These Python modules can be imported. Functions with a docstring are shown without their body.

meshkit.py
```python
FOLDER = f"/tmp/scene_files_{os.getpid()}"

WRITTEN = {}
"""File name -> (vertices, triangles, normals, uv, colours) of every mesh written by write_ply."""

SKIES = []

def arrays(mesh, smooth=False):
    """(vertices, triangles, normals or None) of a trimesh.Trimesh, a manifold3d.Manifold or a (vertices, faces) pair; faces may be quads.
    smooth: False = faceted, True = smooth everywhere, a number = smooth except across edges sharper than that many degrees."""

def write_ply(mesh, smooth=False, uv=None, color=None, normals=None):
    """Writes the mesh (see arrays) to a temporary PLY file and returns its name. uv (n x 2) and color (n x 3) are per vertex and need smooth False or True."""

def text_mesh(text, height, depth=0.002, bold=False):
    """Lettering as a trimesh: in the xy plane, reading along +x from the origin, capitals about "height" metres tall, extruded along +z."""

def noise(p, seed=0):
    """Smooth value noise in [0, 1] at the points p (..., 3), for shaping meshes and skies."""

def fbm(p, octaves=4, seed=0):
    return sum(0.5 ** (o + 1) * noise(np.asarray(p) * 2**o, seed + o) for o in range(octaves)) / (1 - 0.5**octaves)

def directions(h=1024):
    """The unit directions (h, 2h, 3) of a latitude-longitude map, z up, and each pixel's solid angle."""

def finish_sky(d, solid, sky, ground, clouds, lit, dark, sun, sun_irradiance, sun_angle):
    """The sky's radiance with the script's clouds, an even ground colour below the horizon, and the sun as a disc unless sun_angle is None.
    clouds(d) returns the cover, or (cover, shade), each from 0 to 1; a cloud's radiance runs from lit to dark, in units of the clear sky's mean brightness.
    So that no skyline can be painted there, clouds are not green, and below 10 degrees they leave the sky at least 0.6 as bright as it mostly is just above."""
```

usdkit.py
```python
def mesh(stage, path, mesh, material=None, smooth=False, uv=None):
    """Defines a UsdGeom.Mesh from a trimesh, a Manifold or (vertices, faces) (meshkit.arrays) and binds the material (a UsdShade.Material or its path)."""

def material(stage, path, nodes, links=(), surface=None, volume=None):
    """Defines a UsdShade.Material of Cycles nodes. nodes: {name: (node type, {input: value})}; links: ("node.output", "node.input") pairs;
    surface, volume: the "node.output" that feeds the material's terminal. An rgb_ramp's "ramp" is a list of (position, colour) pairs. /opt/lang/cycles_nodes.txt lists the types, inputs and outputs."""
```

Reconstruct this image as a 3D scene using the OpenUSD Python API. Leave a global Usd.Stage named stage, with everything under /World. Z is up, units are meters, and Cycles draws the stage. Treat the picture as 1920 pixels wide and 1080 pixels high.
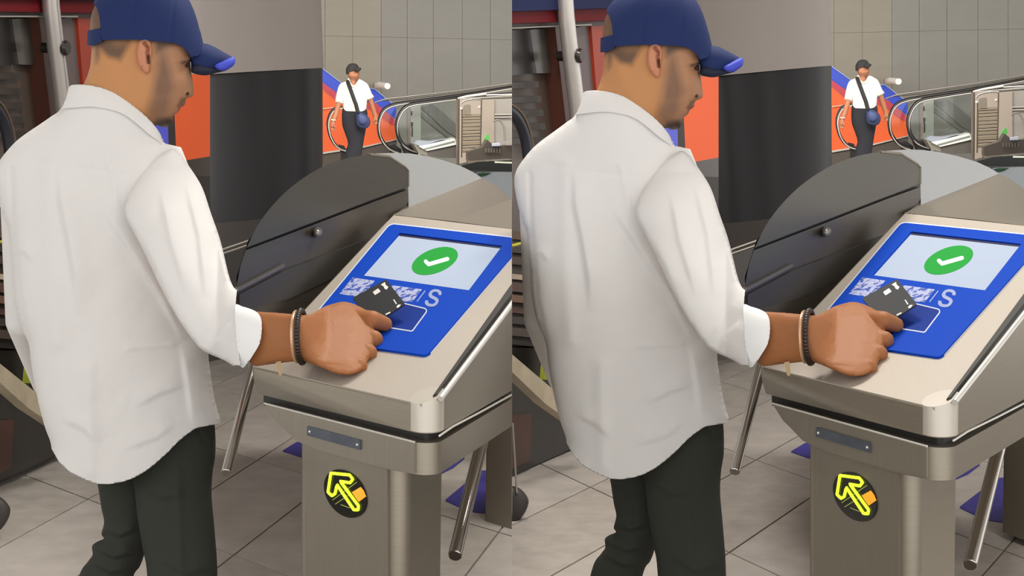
import math, random
import numpy as np, trimesh, manifold3d as m3, shapely
import scipy.sparse as sp
from scipy.sparse.linalg import spsolve
from scipy.spatial import Delaunay
from shapely.geometry import Polygon, LineString, Point
from pxr import Usd, UsdGeom, UsdLux, UsdShade, Gf, Sdf, Vt
import usdkit, meshkit

random.seed(5); RNG = np.random.default_rng(5)
stage = Usd.Stage.CreateInMemory()
UsdGeom.SetStageUpAxis(stage, UsdGeom.Tokens.z); UsdGeom.SetStageMetersPerUnit(stage, 1.0)
UsdGeom.Xform.Define(stage, '/World'); UsdGeom.Scope.Define(stage, '/World/Looks')

# ------------------------------------------------------------------ camera, light, exposure
F_PX = 3200.0                       # focal length in pixels of the 1920 wide frame
K = F_PX * 1.0165                   # focal length in which each half was measured
HALF = 0.1478                       # each hall bay is turned this much left / right of straight ahead
H = 1.60
PITCH = math.atan(390 / K)
EYE = np.array([0, 0, H])
RIGHT = np.array([1.0, 0, 0]); FWD = np.array([0, math.cos(PITCH), -math.sin(PITCH)]); UP = np.array([0, math.sin(PITCH), math.cos(PITCH)])
cam = UsdGeom.Camera.Define(stage, '/World/camera')
cam.CreateHorizontalApertureAttr(36.0); cam.CreateVerticalApertureAttr(36.0 * 1080 / 1920)
cam.CreateFocalLengthAttr(36.0 * F_PX / 1920); cam.CreateClippingRangeAttr(Gf.Vec2f(0.1, 200))
cam.AddTranslateOp().Set(Gf.Vec3d(*EYE)); cam.AddRotateXOp().Set(90 - math.degrees(PITCH))
cam.CreateExposureAttr(0.0)

dome = UsdLux.DomeLight.Define(stage, '/World/ambient_light')
dome.CreateColorAttr(Gf.Vec3f(1.0, 0.975, 0.945)); dome.CreateIntensityAttr(0.45)

def rect_light(name, pos, target, w, h, power, color=(1, 0.95, 0.88)):
    L = UsdLux.RectLight.Define(stage, '/World/' + name)
    L.CreateWidthAttr(w); L.CreateHeightAttr(h); L.CreateIntensityAttr(power); L.CreateColorAttr(Gf.Vec3f(*color))
    m = Gf.Matrix4d(); m.SetLookAt(Gf.Vec3d(*pos), Gf.Vec3d(*target), Gf.Vec3d(0, 1, 0.001))
    L.AddTransformOp().Set(m.GetInverse())
for i, sx in enumerate((-1, 1)):
    ca, sa = math.cos(-sx * HALF), math.sin(-sx * HALF)
    def tw(p): return (p[0] * ca - p[1] * sa, p[0] * sa + p[1] * ca, p[2])
    rect_light('ceiling_lamp_%03d' % (2 * i + 1), tw((-1.5, 5.4, 3.9)), tw((0.2, 3.6, 1.0)), 0.4, 0.4, 9)
    rect_light('ceiling_panel_%03d' % (i + 1), tw((2.0, 0.6, 4.2)), tw((0.0, 4.2, 0.8)), 1.4, 0.9, 1.8)
    rect_light('side_lamp_%03d' % (i + 1), tw((0.8, 5.0, 4.3)), tw((0.8, 5.01, 0.0)), 0.9, 0.9, 32)
    rect_light('ceiling_lamp_%03d' % (2 * i + 2), tw((1.4, 25, 4.5)), tw((1.4, 32, 1.0)), 5, 4, 13)

# ------------------------------------------------------------------ colour and materials
def lin(c):
    c = np.asarray(c, float) / 255
    return np.where(c <= 0.04045, c / 12.92, ((c + 0.055) / 1.055) ** 2.4)
LOOKS = {}
def mat(name, rgb, rough=0.5, metal=0.0, spec=0.5, grain=0.0, scale=(40, 40, 40), bump=0.0, bump_scale=200, emit=0.0, emit_rgb=None, **kw):
    if name in LOOKS: return LOOKS[name]
    base = lin(rgb)
    nodes = {'p': ('principled_bsdf', dict(base_color=tuple(base), roughness=rough, metallic=metal, specular_ior_level=spec, **kw))}
    links = []
    if emit:
        nodes['p'][1].update(emission_color=tuple(lin(emit_rgb if emit_rgb is not None else rgb)), emission_strength=emit)
    if grain or bump:
        nodes['tc'] = ('texture_coordinate', {})
    if grain:
        nodes['mp'] = ('mapping', dict(scale=tuple(scale)))
        nodes['nz'] = ('noise_texture', dict(scale=1.0, detail=5.0, roughness=0.6))
        nodes['rp'] = ('rgb_ramp', dict(ramp=[(0.25, tuple(base * (1 - grain))), (0.75, tuple(np.minimum(base * (1 + grain), 0.95)))]))
        links += [('tc.object', 'mp.vector'), ('mp.vector', 'nz.vector'), ('nz.fac', 'rp.fac'), ('rp.color', 'p.base_color')]
    if bump:
        nodes['bz'] = ('noise_texture', dict(scale=float(bump_scale), detail=4.0))
        nodes['bp'] = ('bump', dict(strength=float(bump), distance=0.002))
        links += [('tc.object', 'bz.vector'), ('bz.fac', 'bp.height'), ('bp.normal', 'p.normal')]
    LOOKS[name] = usdkit.material(stage, '/World/Looks/' + name, nodes, links, surface='p.BSDF')
    return LOOKS[name]
def pane(name, tint, gloss=0.08, clear=0.9):
    if name in LOOKS: return LOOKS[name]
    LOOKS[name] = usdkit.material(stage, '/World/Looks/' + name, {
        't': ('transparent_bsdf', dict(color=tuple(lin(tint) * clear))), 'g': ('glossy_bsdf', dict(color=(0.9, 0.9, 0.9), roughness=0.05)),
        'f': ('fresnel', dict(IOR=1.45)), 'm': ('mix_closure', {})},
        [('f.fac', 'm.fac'), ('t.BSDF', 'm.closure1'), ('g.BSDF', 'm.closure2')], surface='m.closure')
    return LOOKS[name]
def skin(name, rough=0.55):
    LOOKS[name] = usdkit.material(stage, '/World/Looks/' + name, {
        'a': ('attribute', dict(attribute='tone')), 'tc': ('texture_coordinate', {}), 'nz': ('noise_texture', dict(scale=260.0, detail=3.0)),
        'bp': ('bump', dict(strength=0.12, distance=0.001)),
        'p': ('principled_bsdf', dict(roughness=rough, subsurface_weight=0.08, subsurface_scale=0.006, specular_ior_level=0.3))},
        [('a.color', 'p.base_color'), ('tc.object', 'nz.vector'), ('nz.fac', 'bp.height'), ('bp.normal', 'p.normal')], surface='p.BSDF')
    return LOOKS[name]

STEEL = mat('brushed_steel', (160, 152, 138), 0.36, 0.75, grain=0.05, scale=(6, 6, 260))
STEEL_SHADE = mat('steel_shade_tint', (84, 80, 72), 0.42, 0.7, grain=0.06, scale=(6, 6, 200))  # wing steel darkened in colour, for facing away from the light
STEEL_LIT = mat('steel_lit_tint', (184, 175, 163), 0.5, 0.2, grain=0.02, scale=(200, 8, 8))  # same steel as the console, reflected light put into a paler tone
CHROME = mat('polished_steel', (190, 185, 178), 0.16, 0.95)
TRIM = mat('white_metal_trim', (225, 222, 214), 0.3, 0.4)
GASKET = mat('black_gasket', (38, 36, 33), 0.5)
HOOD_LIT = mat('hood_lit_tint', (174, 176, 177), 0.45, 0.35, grain=0.02, scale=(5, 60, 60))  # upper hood facet: same steel, its lit tone put into the colour
HOOD_WARM_LIGHT = mat('hood_warm_light_tint', (140, 133, 122), 0.42, 0.4, grain=0.03, scale=(5, 60, 60))  # lower hood facet: same steel, warmer light put into the colour
SHIRT = mat('white_cotton', (226, 224, 222), 0.85, spec=0.15, bump=0.15, bump_scale=900)
CUFF = mat('crisp_white_cotton', (238, 239, 239), 0.85, spec=0.15)
TROUS = mat('charcoal_cloth', (58, 60, 55), 0.85, spec=0.15, grain=0.06, scale=(300, 300, 300), bump=0.2, bump_scale=900)
NAVY = mat('navy_twill', (30, 45, 92), 0.75, spec=0.25, bump=0.2, bump_scale=1200)
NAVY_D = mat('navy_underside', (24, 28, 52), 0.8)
BRIM_LIGHT = mat('painted_blue_light', (62, 76, 200), 0.6)  # blue light along the peak edge, painted as colour
SKIN = skin('skin')
BLACK = mat('black_plastic', (22, 22, 23), 0.5)
SOLE = mat('black_leather', (28, 27, 26), 0.4)

# ------------------------------------------------------------------ measuring: a pixel of a half (x 0..960, y 0..1080) as a sight line
def ray(x, y):
    x, y = np.asarray(x, float), np.asarray(y, float)
    return FWD + ((x - 480) / K)[..., None] * RIGHT - ((y - 540) / K)[..., None] * UP
def P(x, y, d): return EYE + np.asarray(d, float)[..., None] * ray(x, y)
def Pz(x, y, z):
    r = ray(x, y); return EYE + r * ((z - H) / r[..., 2])[..., None]
class Plane:
    def __init__(s, p, n): s.p, s.n = np.asarray(p, float), np.asarray(n, float) / np.linalg.norm(n)
    def at(s, x, y, out=0.0):
        r = ray(x, y); t = ((s.p - EYE) @ s.n + out) / (r @ s.n)
        return EYE + r * np.asarray(t)[..., None]
    def depth(s, x, y):
        r = ray(x, y); return ((s.p - EYE) @ s.n) / (r @ s.n)
def plane3(a, b, c):
    n = np.cross(b - a, c - a)
    return Plane(a, n if n @ (EYE - a) > 0 else -n)
def vertical(p, d):
    n = np.array([d[1], -d[0], 0.0]); return Plane(p, n if n @ (EYE - p) > 0 else -n)

# ------------------------------------------------------------------ shape helpers
def man(v, f):
    v, f = np.asarray(v, float), np.asarray(f, int)
    vol = np.einsum('ij,ij->i', v[f[:, 0]], np.cross(v[f[:, 1]], v[f[:, 2]])).sum()
    if vol < 0: f = f[:, ::-1]
    return m3.Manifold(m3.Mesh(vert_properties=np.ascontiguousarray(v, np.float32), tri_verts=np.ascontiguousarray(f, np.uint32)))
def arr(m):
    q = m.to_mesh(); return np.array(q.vert_properties[:, :3], float), np.array(q.tri_verts, int)
def smooth_closed(pts, n=6):
    p = np.asarray(pts, float); out = []
    N = len(p)
    for i in range(N):
        a, b, c, d = p[i - 1], p[i], p[(i + 1) % N], p[(i + 2) % N]
        for t in np.linspace(0, 1, n, endpoint=False):
            out.append(0.5 * (2 * b + (c - a) * t + (2 * a - 5 * b + 4 * c - d) * t * t + (3 * b - a - 3 * c + d) * t ** 3))
    return np.array(out)
def smooth_open(pts, n=8):
    p = np.asarray(pts, float); q = np.vstack([2 * p[0] - p[1], p, 2 * p[-1] - p[-2]]); out = []
    for i in range(1, len(q) - 2):
        a, b, c, d = q[i - 1:i + 3]
        for t in np.linspace(0, 1, n, endpoint=False):
            out.append(0.5 * (2 * b + (c - a) * t + (2 * a - 5 * b + 4 * c - d) * t * t + (3 * b - a - 3 * c + d) * t ** 3))
    return np.array(out + [p[-1]])
def tri2d(poly):
    return trimesh.creation.triangulate_polygon(poly, engine='earcut')
def rounded(pts, r):
    g = Polygon(pts); s = np.sign(1)
    return g.buffer(-r, quad_segs=6).buffer(r, quad_segs=6)
def extrude_uv(poly, lift):
    """poly: shapely polygon in any 2-d frame; lift(uv, k) gives 3-d points of face k (0 front, 1 back)."""
    v, f = tri2d(poly); n = len(v)
    tris = [f, f[:, ::-1] + n]
    e = np.vstack([f[:, [0, 1]], f[:, [1, 2]], f[:, [2, 0]]])
    key = {tuple(x) for x in e.tolist()}
    b = np.array([x for x in e.tolist() if (x[1], x[0]) not in key])
    tris += [np.c_[b[:, 1], b[:, 0], b[:, 0] + n], np.c_[b[:, 1], b[:, 0] + n, b[:, 1] + n]]
    return man(np.vstack([lift(v, 0), lift(v, 1)]), np.vstack(tris))
def slab(pts, plane, thick, out=0.0, along=None):
    """a board whose outline is seen as pts on the plane, raised by out and going back by thick along the plane's normal (or along a direction)"""
    poly = pts if isinstance(pts, Polygon) else Polygon(pts)
    if not poly.is_valid: poly = poly.buffer(0)
    if poly.geom_type != 'Polygon': poly = max(poly.geoms, key=lambda g: g.area)
    d = -plane.n * thick if along is None else np.asarray(along, float) * thick
    return extrude_uv(poly, lambda v, k: plane.at(v[:, 0], v[:, 1], out) + k * d)
def prism(pts, near, far):
    poly = pts if isinstance(pts, Polygon) else Polygon(pts).buffer(0)
    return extrude_uv(poly, lambda v, k: P(v[:, 0], v[:, 1], np.full(len(v), far if k else near)))
def column_xy(poly, z0, z1):
    return extrude_uv(poly, lambda v, k: np.c_[v, np.full(len(v), z1 if k else z0)])
def tube(path, r, n=14, caps=True):
    p = np.asarray(path, float); r = np.broadcast_to(np.asarray(r, float), len(p))
    t = np.gradient(p, axis=0); t /= np.linalg.norm(t, axis=1, keepdims=True)
    a = np.cross(t[0], [0.3, 0.2, 0.9]); a /= np.linalg.norm(a)
    A = []
    for k in range(len(p)):
        a = a - t[k] * (a @ t[k]); a /= np.linalg.norm(a); A.append(a)
    A = np.array(A); B = np.cross(t, A)
    th = np.linspace(0, 2 * np.pi, n, endpoint=False)
    v = (p[:, None] + r[:, None, None] * (np.cos(th)[None, :, None] * A[:, None] + np.sin(th)[None, :, None] * B[:, None])).reshape(-1, 3)
    f = []
    for k in range(len(p) - 1):
        for i in range(n):
            q, w = k * n + i, k * n + (i + 1) % n
            f += [(q, w, w + n), (q, w + n, q + n)]
    v = np.vstack([v, p[0], p[-1]]); c0, c1 = len(v) - 2, len(v) - 1; e = (len(p) - 1) * n
    for i in range(n):
        f += [(c0, (i + 1) % n, i), (c1, e + i, e + (i + 1) % n)]
    return man(v, f)
def bevel_tube(a, b, r, n=24, ch=0.12):
    a, b = np.asarray(a, float), np.asarray(b, float); d = (b - a) / np.linalg.norm(b - a)
    return tube([a, a + d * r * ch, b - d * r * ch, b], [r * (1 - ch), r, r, r * (1 - ch)], n)
def ball(c, r, n=2, squash=(1, 1, 1)):
    s = trimesh.creation.icosphere(n, 1.0); return man(s.vertices * np.asarray(squash) * r + np.asarray(c), s.faces)
def hull_of(pts): return m3.Manifold.hull_points(np.asarray(pts, np.float32))
def chain(pts):
    """hull chain of balls: pts are (x, y, depth, radius in pixels)"""
    sph = [ball(P(x, y, d), r * d / K, 2) for x, y, d, r in pts]
    return m3.Manifold.batch_boolean([m3.Manifold.batch_hull([a, b]) for a, b in zip(sph, sph[1:])], m3.OpType.Add)
def box_between(pts_front, plane, thick): return slab(pts_front, plane, thick)

def inflate(pts, d0, ratio, step=4.0, relief=None, back=None, curve=True, cap=None):
    """a rounded body: its outline in pixels, swelling like a cushion (Poisson) to the front and to the back of depth d0"""
    pts = smooth_closed(pts, 5) if curve else np.asarray(pts, float)
    poly = Polygon(pts)
    if not poly.is_valid:
        poly = poly.buffer(0)
        if poly.geom_type != 'Polygon': poly = max(poly.geoms, key=lambda g: g.area)
    ring = poly.exterior; n = max(24, int(ring.length / step))
    edge = np.array([ring.interpolate(k / n, normalized=True).coords[0] for k in range(n)])
    poly = Polygon(edge)
    if not poly.is_valid: poly = poly.buffer(0)
    x0, y0, x1, y1 = poly.bounds
    gx, gy = np.meshgrid(np.arange(x0, x1, step), np.arange(y0, y1, step * 0.866))
    gx[1::2] += step / 2
    g = np.c_[gx.ravel(), gy.ravel()]
    inner = poly.buffer(-0.55 * step)
    g = g[shapely.contains_xy(inner, g[:, 0], g[:, 1])]
    v = np.vstack([edge, g])
    f = Delaunay(v).simplices
    c = v[f].mean(1); f = f[shapely.contains_xy(poly, c[:, 0], c[:, 1])]
    ar = np.cross(v[f[:, 1]] - v[f[:, 0]], v[f[:, 2]] - v[f[:, 0]])
    f[ar < 0] = f[ar < 0][:, ::-1]; f = f[np.abs(ar) > 1e-6]; ar = np.abs(ar[np.abs(ar) > 1e-6])
    used = np.unique(f); remap = -np.ones(len(v), int); remap[used] = np.arange(len(used)); v, f = v[used], remap[f]
    e = np.vstack([f[:, [0, 1]], f[:, [1, 2]], f[:, [2, 0]]])
    key = {tuple(x) for x in e.tolist()}
    rim = np.unique([x for x in e.tolist() if (x[1], x[0]) not in key])
    N = len(v); isrim = np.zeros(N, bool); isrim[rim] = True
    I, J, W = [], [], []
    for k in range(3):
        a, b, o = f[:, k], f[:, (k + 1) % 3], f[:, (k + 2) % 3]
        ua, ub = v[a] - v[o], v[b] - v[o]
        cot = 0.5 * (ua * ub).sum(1) / np.maximum(np.abs(np.cross(ua, ub)), 1e-9)
        I += [a, b, a, b]; J += [b, a, a, b]; W += [-cot, -cot, cot, cot]
    L = sp.csr_matrix((np.concatenate(W), (np.concatenate(I), np.concatenate(J))), shape=(N, N))
    area = np.zeros(N); np.add.at(area, f.ravel(), np.repeat(ar / 6, 3))
    free = np.where(~isrim)[0]
    h = np.zeros(N); h[free] = spsolve(L[free][:, free].tocsc(), 2 * area[free])
    t = np.sqrt(np.maximum(h, 0))
    if cap: t = cap * np.tanh(t / cap)
    D = d0(v[:, 0], v[:, 1]) if callable(d0) else np.full(N, float(d0))
    fr = relief(v[:, 0], v[:, 1]) * np.minimum(1, t / 6) if relief else 0
    vf = P(v[:, 0], v[:, 1], D - ratio * t * D / K - fr)
    vb = P(v[free, 0], v[free, 1], (D + (ratio if back is None else back) * t * D / K)[free])
    m = np.arange(N); m[free] = N + np.arange(len(free))
    return man(np.vstack([vf, vb]), np.vstack([f, m[f][:, ::-1]]))
def crease(line, width, amp):
    g = LineString(line)
    def fn(x, y):
        d = shapely.distance(shapely.points(x, y), g); return amp * np.exp(-(d / width) ** 2)
    return fn
def step_fold(line, width, amp):
    """a fold: the cloth stands out on the left side of the line and falls back sharply over it"""
    p = np.asarray(line, float); g = LineString(line)
    def fn(x, y):
        q = shapely.points(x, y); d = shapely.distance(q, g); s = shapely.line_locate_point(g, q)
        c = np.array([p[0]]); e = 1.0
        a = shapely.line_interpolate_point(g, np.maximum(s - e, 0)); b = shapely.line_interpolate_point(g, np.minimum(s + e, g.length))
        ax, ay, bx, by = shapely.get_x(a), shapely.get_y(a), shapely.get_x(b), shapely.get_y(b)
        side = np.sign((bx - ax) * (y - ay) - (by - ay) * (x - ax)); u = side * d / width
        taper = np.clip(np.minimum(s, g.length - s) / (0.25 * g.length), 0, 1)
        return amp * taper * np.where(u < 0, np.exp(-(u / 2.2) ** 2), np.exp(-(u * 2.2) ** 2))
    return fn
def total(*fs): return lambda x, y: sum(f(x, y) for f in fs)
def soft(poly, blur):
    g = Polygon(poly).buffer(0)
    def fn(x, y):
        q = shapely.points(x, y); d = shapely.distance(q, g.exterior) * np.where(shapely.contains(g, q), 1, -1)
        return np.clip(0.5 + d / (2 * blur), 0, 1)
    return fn
def pix(v):
    q = (v - EYE); d = q @ FWD
    return 480 + q @ RIGHT / d * K, 540 - q @ UP / d * K, d

# ------------------------------------------------------------------ things, parts and the two bays of the hall
NAMES = {}
def numbered(parent, name):
    k = NAMES.get((parent, name), -1) + 1; NAMES[(parent, name)] = k
    return name if k == 0 else '%s_%03d' % (name, k)
def bay(side):
    """the rigid placing of a bay: turned about the standpoint"""
    a = -side * HALF; c, s = math.cos(a), math.sin(a)
    kx = np.array([[0, -UP[2], UP[1]], [UP[2], 0, -UP[0]], [-UP[1], UP[0], 0]])
    R = np.eye(3) + s * kx + (1 - c) * kx @ kx
    M = np.eye(4); M[:3, :3] = R; M[:3, 3] = EYE - R @ EYE
    return M
BAYS = {-1: bay(-1), 1: bay(1)}
SIDE_WORD = {-1: 'left', 1: 'right'}
def gf(M): return Gf.Matrix4d(*[float(x) for x in M.T.ravel()])
class Thing:
    def __init__(s, name, label=None, cat=None, group=None, kind=None, clip=False):
        s.name, s.label, s.cat, s.group, s.kind, s.clip, s.parts = name, label, cat, group, kind, clip, []
    def add(s, name, mesh, m, parent=None, smooth=30, tone=None, label=None, kind=None):
        s.parts.append((name, mesh, m, parent, smooth, tone, label, kind)); return len(s.parts) - 1
    def emit(s):
        allv = np.vstack([(arr(p[1])[0] if hasattr(p[1], 'to_mesh') else p[1][0]) for p in s.parts])
        base = np.array([allv[:, 0].mean(), allv[:, 1].mean(), allv[:, 2].min()])
        first = None
        for side in (-1, 1):
            M = BAYS[side].copy(); M[:3, 3] = (BAYS[side] @ np.r_[base, 1])[:3]
            path = '/World/' + numbered('/World', s.name)
            x = UsdGeom.Xform.Define(stage, path); x.AddTransformOp().Set(gf(M)); pr = x.GetPrim()
            lab = s.label.format(side=SIDE_WORD[side], other=SIDE_WORD[-side]) if s.label else None
            if lab: pr.SetCustomDataByKey('label', lab)
            if s.cat: pr.SetCustomDataByKey('category', s.cat)
            if s.group: pr.SetCustomDataByKey('group', s.group)
            if s.kind: pr.SetCustomDataByKey('kind', s.kind)
            if side == 1 and not s.clip:
                pr.GetReferences().AddInternalReference(first); pr.SetInstanceable(True); continue
            first = path; made = {}
            for i, (name, mesh, m, parent, smooth, tone, plab, kind) in enumerate(s.parts):
                if s.clip and hasattr(mesh, 'to_mesh'):
                    w = mesh.transform(np.ascontiguousarray(BAYS[side][:3], float))
                    w = w.trim_by_plane((float(side), 0, 0), 0.0005)
                    if w.is_empty(): continue
                    inv = np.linalg.inv(BAYS[side]); mesh = w.transform(np.ascontiguousarray(inv[:3], float))
                v, f = arr(mesh) if hasattr(mesh, 'to_mesh') else mesh
                if parent is not None and parent not in made: continue
                up = made[parent] if parent is not None else path
                pp = up + '/' + numbered(up, name)
                usdm = usdkit.mesh(stage, pp, trimesh.Trimesh(v - base, f, process=False), m, True if tone is not None else smooth)
                if tone is not None:
                    UsdGeom.PrimvarsAPI(usdm).CreatePrimvar('tone', Sdf.ValueTypeNames.Color3fArray, 'vertex').Set(Vt.Vec3fArray.FromNumpy(np.asarray(tone(v), np.float32)))
                if plab: usdm.GetPrim().SetCustomDataByKey('label', plab)
                if kind: usdm.GetPrim().SetCustomDataByKey('kind', kind)
                made[i] = pp
        return s
def single(name, mesh, m, label=None, cat=None, group=None, kind=None, clip=False, smooth=30, tone=None):
    """a thing that is one mesh, in both bays"""
    v, f = arr(mesh); base = np.array([v[:, 0].mean(), v[:, 1].mean(), v[:, 2].min()])
    for side in (-1, 1):
        M = BAYS[side].copy(); M[:3, 3] = (BAYS[side] @ np.r_[base, 1])[:3]
        q = mesh
        if clip:
            q = mesh.transform(np.ascontiguousarray(BAYS[side][:3], float)).trim_by_plane((float(side), 0, 0), 0.0005)
            if q.is_empty(): continue
            q = q.transform(np.ascontiguousarray(np.linalg.inv(BAYS[side])[:3], float))
        v, f = arr(q)
        u = usdkit.mesh(stage, '/World/' + numbered('/World', name), trimesh.Trimesh(v - base, f, process=False), m, smooth)
        u.AddTransformOp().Set(gf(M)); pr = u.GetPrim()
        for key, t in (('label', label), ('category', cat), ('group', group), ('kind', kind)):
            if t: pr.SetCustomDataByKey(key, t.format(side=SIDE_WORD[side], other=SIDE_WORD[-side]))

# ------------------------------------------------------------------ the setting: floor with its tiles
TILE = mat('pale_floor_tile', (186, 179, 172), 0.5, grain=0.16, scale=(7, 7, 7), bump=0.05, bump_scale=60)
TILE2 = mat('pale_floor_tile_warm', (180, 173, 165), 0.5, grain=0.18, scale=(9, 9, 9), bump=0.05, bump_scale=60)
GROUT = mat('dark_grout', (128, 121, 113), 0.8)
FAR_FLOOR = mat('far_floor', (180, 173, 166), 0.45, grain=0.06, scale=(1, 1, 1))
def struct(name, mesh, m, parent='/World', smooth=30, kind=None):
    path = parent + '/' + numbered(parent, name)
    u = usdkit.mesh(stage, path, mesh, m, smooth)
    if parent == '/World': u.GetPrim().SetCustomDataByKey('kind', 'structure')
    if kind: u.GetPrim().SetCustomDataByKey('kind', kind)
    return path
floor = struct('floor', column_xy(Polygon([(-14, 13.4), (14, 13.4), (14, 46), (-14, 46)]), -0.12, 0.0), FAR_FLOOR)
struct('grout_bed', column_xy(Polygon([(-8, 0.5), (8, 0.5), (8, 13.4), (-8, 13.4)]), -0.12, -0.006), GROUT, floor)
TA, TB, TO = np.array([0.366, 1.04]), np.array([0.285, -0.44]), np.array([-0.388, 6.20])
tiles = []
for side in (-1, 1):
    a = -side * HALF; Rz = np.array([[math.cos(a), -math.sin(a)], [math.sin(a), math.cos(a)]])
    keep = Polygon([(-3.2, 3.6), (3.2, 3.6), (3.2, 13.4), (-3.2, 13.4)]).intersection(Polygon([(0, 0), (side * 9, 0), (side * 9, 20), (0, 20)]))
    for i in range(-6, 12):
        for j in range(-16, 16):
            c = TO + i * TA + j * TB
            q = np.array([c, c + TA, c + TA + TB, c + TB]) @ Rz.T
            g = Polygon(q).buffer(-0.004, join_style=2).intersection(keep)
            if g.is_empty or g.geom_type != 'Polygon' or g.area < 0.004: continue
            cc = g.centroid; tiles.append((math.hypot(cc.x, cc.y), g))
tiles.sort(key=lambda t: t[0])
def tile_mesh(g):
    return column_xy(g, -0.05, 0.0005 * RNG.random())
for k, (r, g) in enumerate(tiles[:290]):
    struct('floor_tile', tile_mesh(g), (TILE, TILE2)[int(RNG.integers(2))], floor)
if len(tiles) > 290:
    struct('floor_tile', m3.Manifold.compose([tile_mesh(g) for r, g in tiles[290:]]), TILE, floor, kind='stuff')

# ---- far wall of grey metal panels
WALL = mat('grey_wall_panel', (150, 149, 143), 0.5, 0.2, grain=0.05, scale=(0.8, 0.8, 3))
WALL_W = mat('warm_grey_wall_panel', (160, 155, 142), 0.5, 0.2, grain=0.05, scale=(0.8, 0.8, 3))
FARW = Plane(P(480, 150, 37.0), (0, -1, 0))
w = Thing('wall_back', kind='structure', clip=True)
w.add('backing', slab([(300, -90), (1090, -90), (1090, 330), (300, 330)], FARW, 0.3, -0.012), mat('wall_joint', (134, 132, 125), 0.8))
xs = [560, 606, 658, 712, 762, 812, 868, 922, 976, 1032, 1088]
ys = [-90, 62, 330]
for i in range(len(xs) - 1):
    for j in range(2):
        w.add('panel', slab([(xs[i] + .3, ys[j] + .3), (xs[i + 1] - .3, ys[j] + .3), (xs[i + 1] - .3, ys[j + 1] - .3), (xs[i] + .3, ys[j + 1] - .3)], FARW, 0.011, 0.004 * RNG.random()), WALL_W if i < 3 else WALL)
w.emit()
struct('wall_far', column_xy(Polygon([(-34, 38.6), (34, 38.6), (34, 39), (-34, 39)]), 0.0, 6.0), WALL)
# ---- ceiling edge above the far wall
struct('ceiling', column_xy(Polygon([(-14, -0.5), (14, -0.5), (14, 38.6), (-14, 38.6)]), 4.6, 4.75), mat('pale_ceiling', (200, 197, 192), 0.9))

# ---- the round column
def leaned_column(xc0, y0, xc1, y1, half0, half1, d):
    a, b = P(xc0, y0, d), P(xc1, y1, d)
    return tube([a, b], [half0 * d / K, half1 * d / K], 96)
DC = 17.0
def axis(y): return 484 + (y - 130) * 0.0395
c = Thing('trim_1', kind='structure')
c.name = 'column'
def tilted(m, x, y, slope, keep):
    n = np.array([slope, 0, 1.0]) * keep; n /= np.linalg.norm(n); return m.trim_by_plane(tuple(n), float(n @ P(x, y, DC)))
up_ = leaned_column(axis(-160) - 7, -160, axis(180) - 7, 180, 127, 126, DC)
cl_ = leaned_column(axis(80), 80, axis(440), 440, 119, 106, DC)
bs_ = leaned_column(axis(370), 370, axis(470), 470, 109, 108, DC)
c.add('upper_shaft', tilted(up_, axis(132), 132, -0.075, 1), mat('greige_plaster', (204, 194, 188), 0.6, 0.0, grain=0.03, scale=(2, 2, 1)), smooth=40)
c.add('dark_cladding', tilted(tilted(cl_, axis(132), 132, -0.075, -1), axis(402), 402, -0.13, 1), mat('charcoal_cladding', (29, 28, 32), 0.42, 0.0, grain=0.05, scale=(2, 2, .6)), smooth=40)
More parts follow.
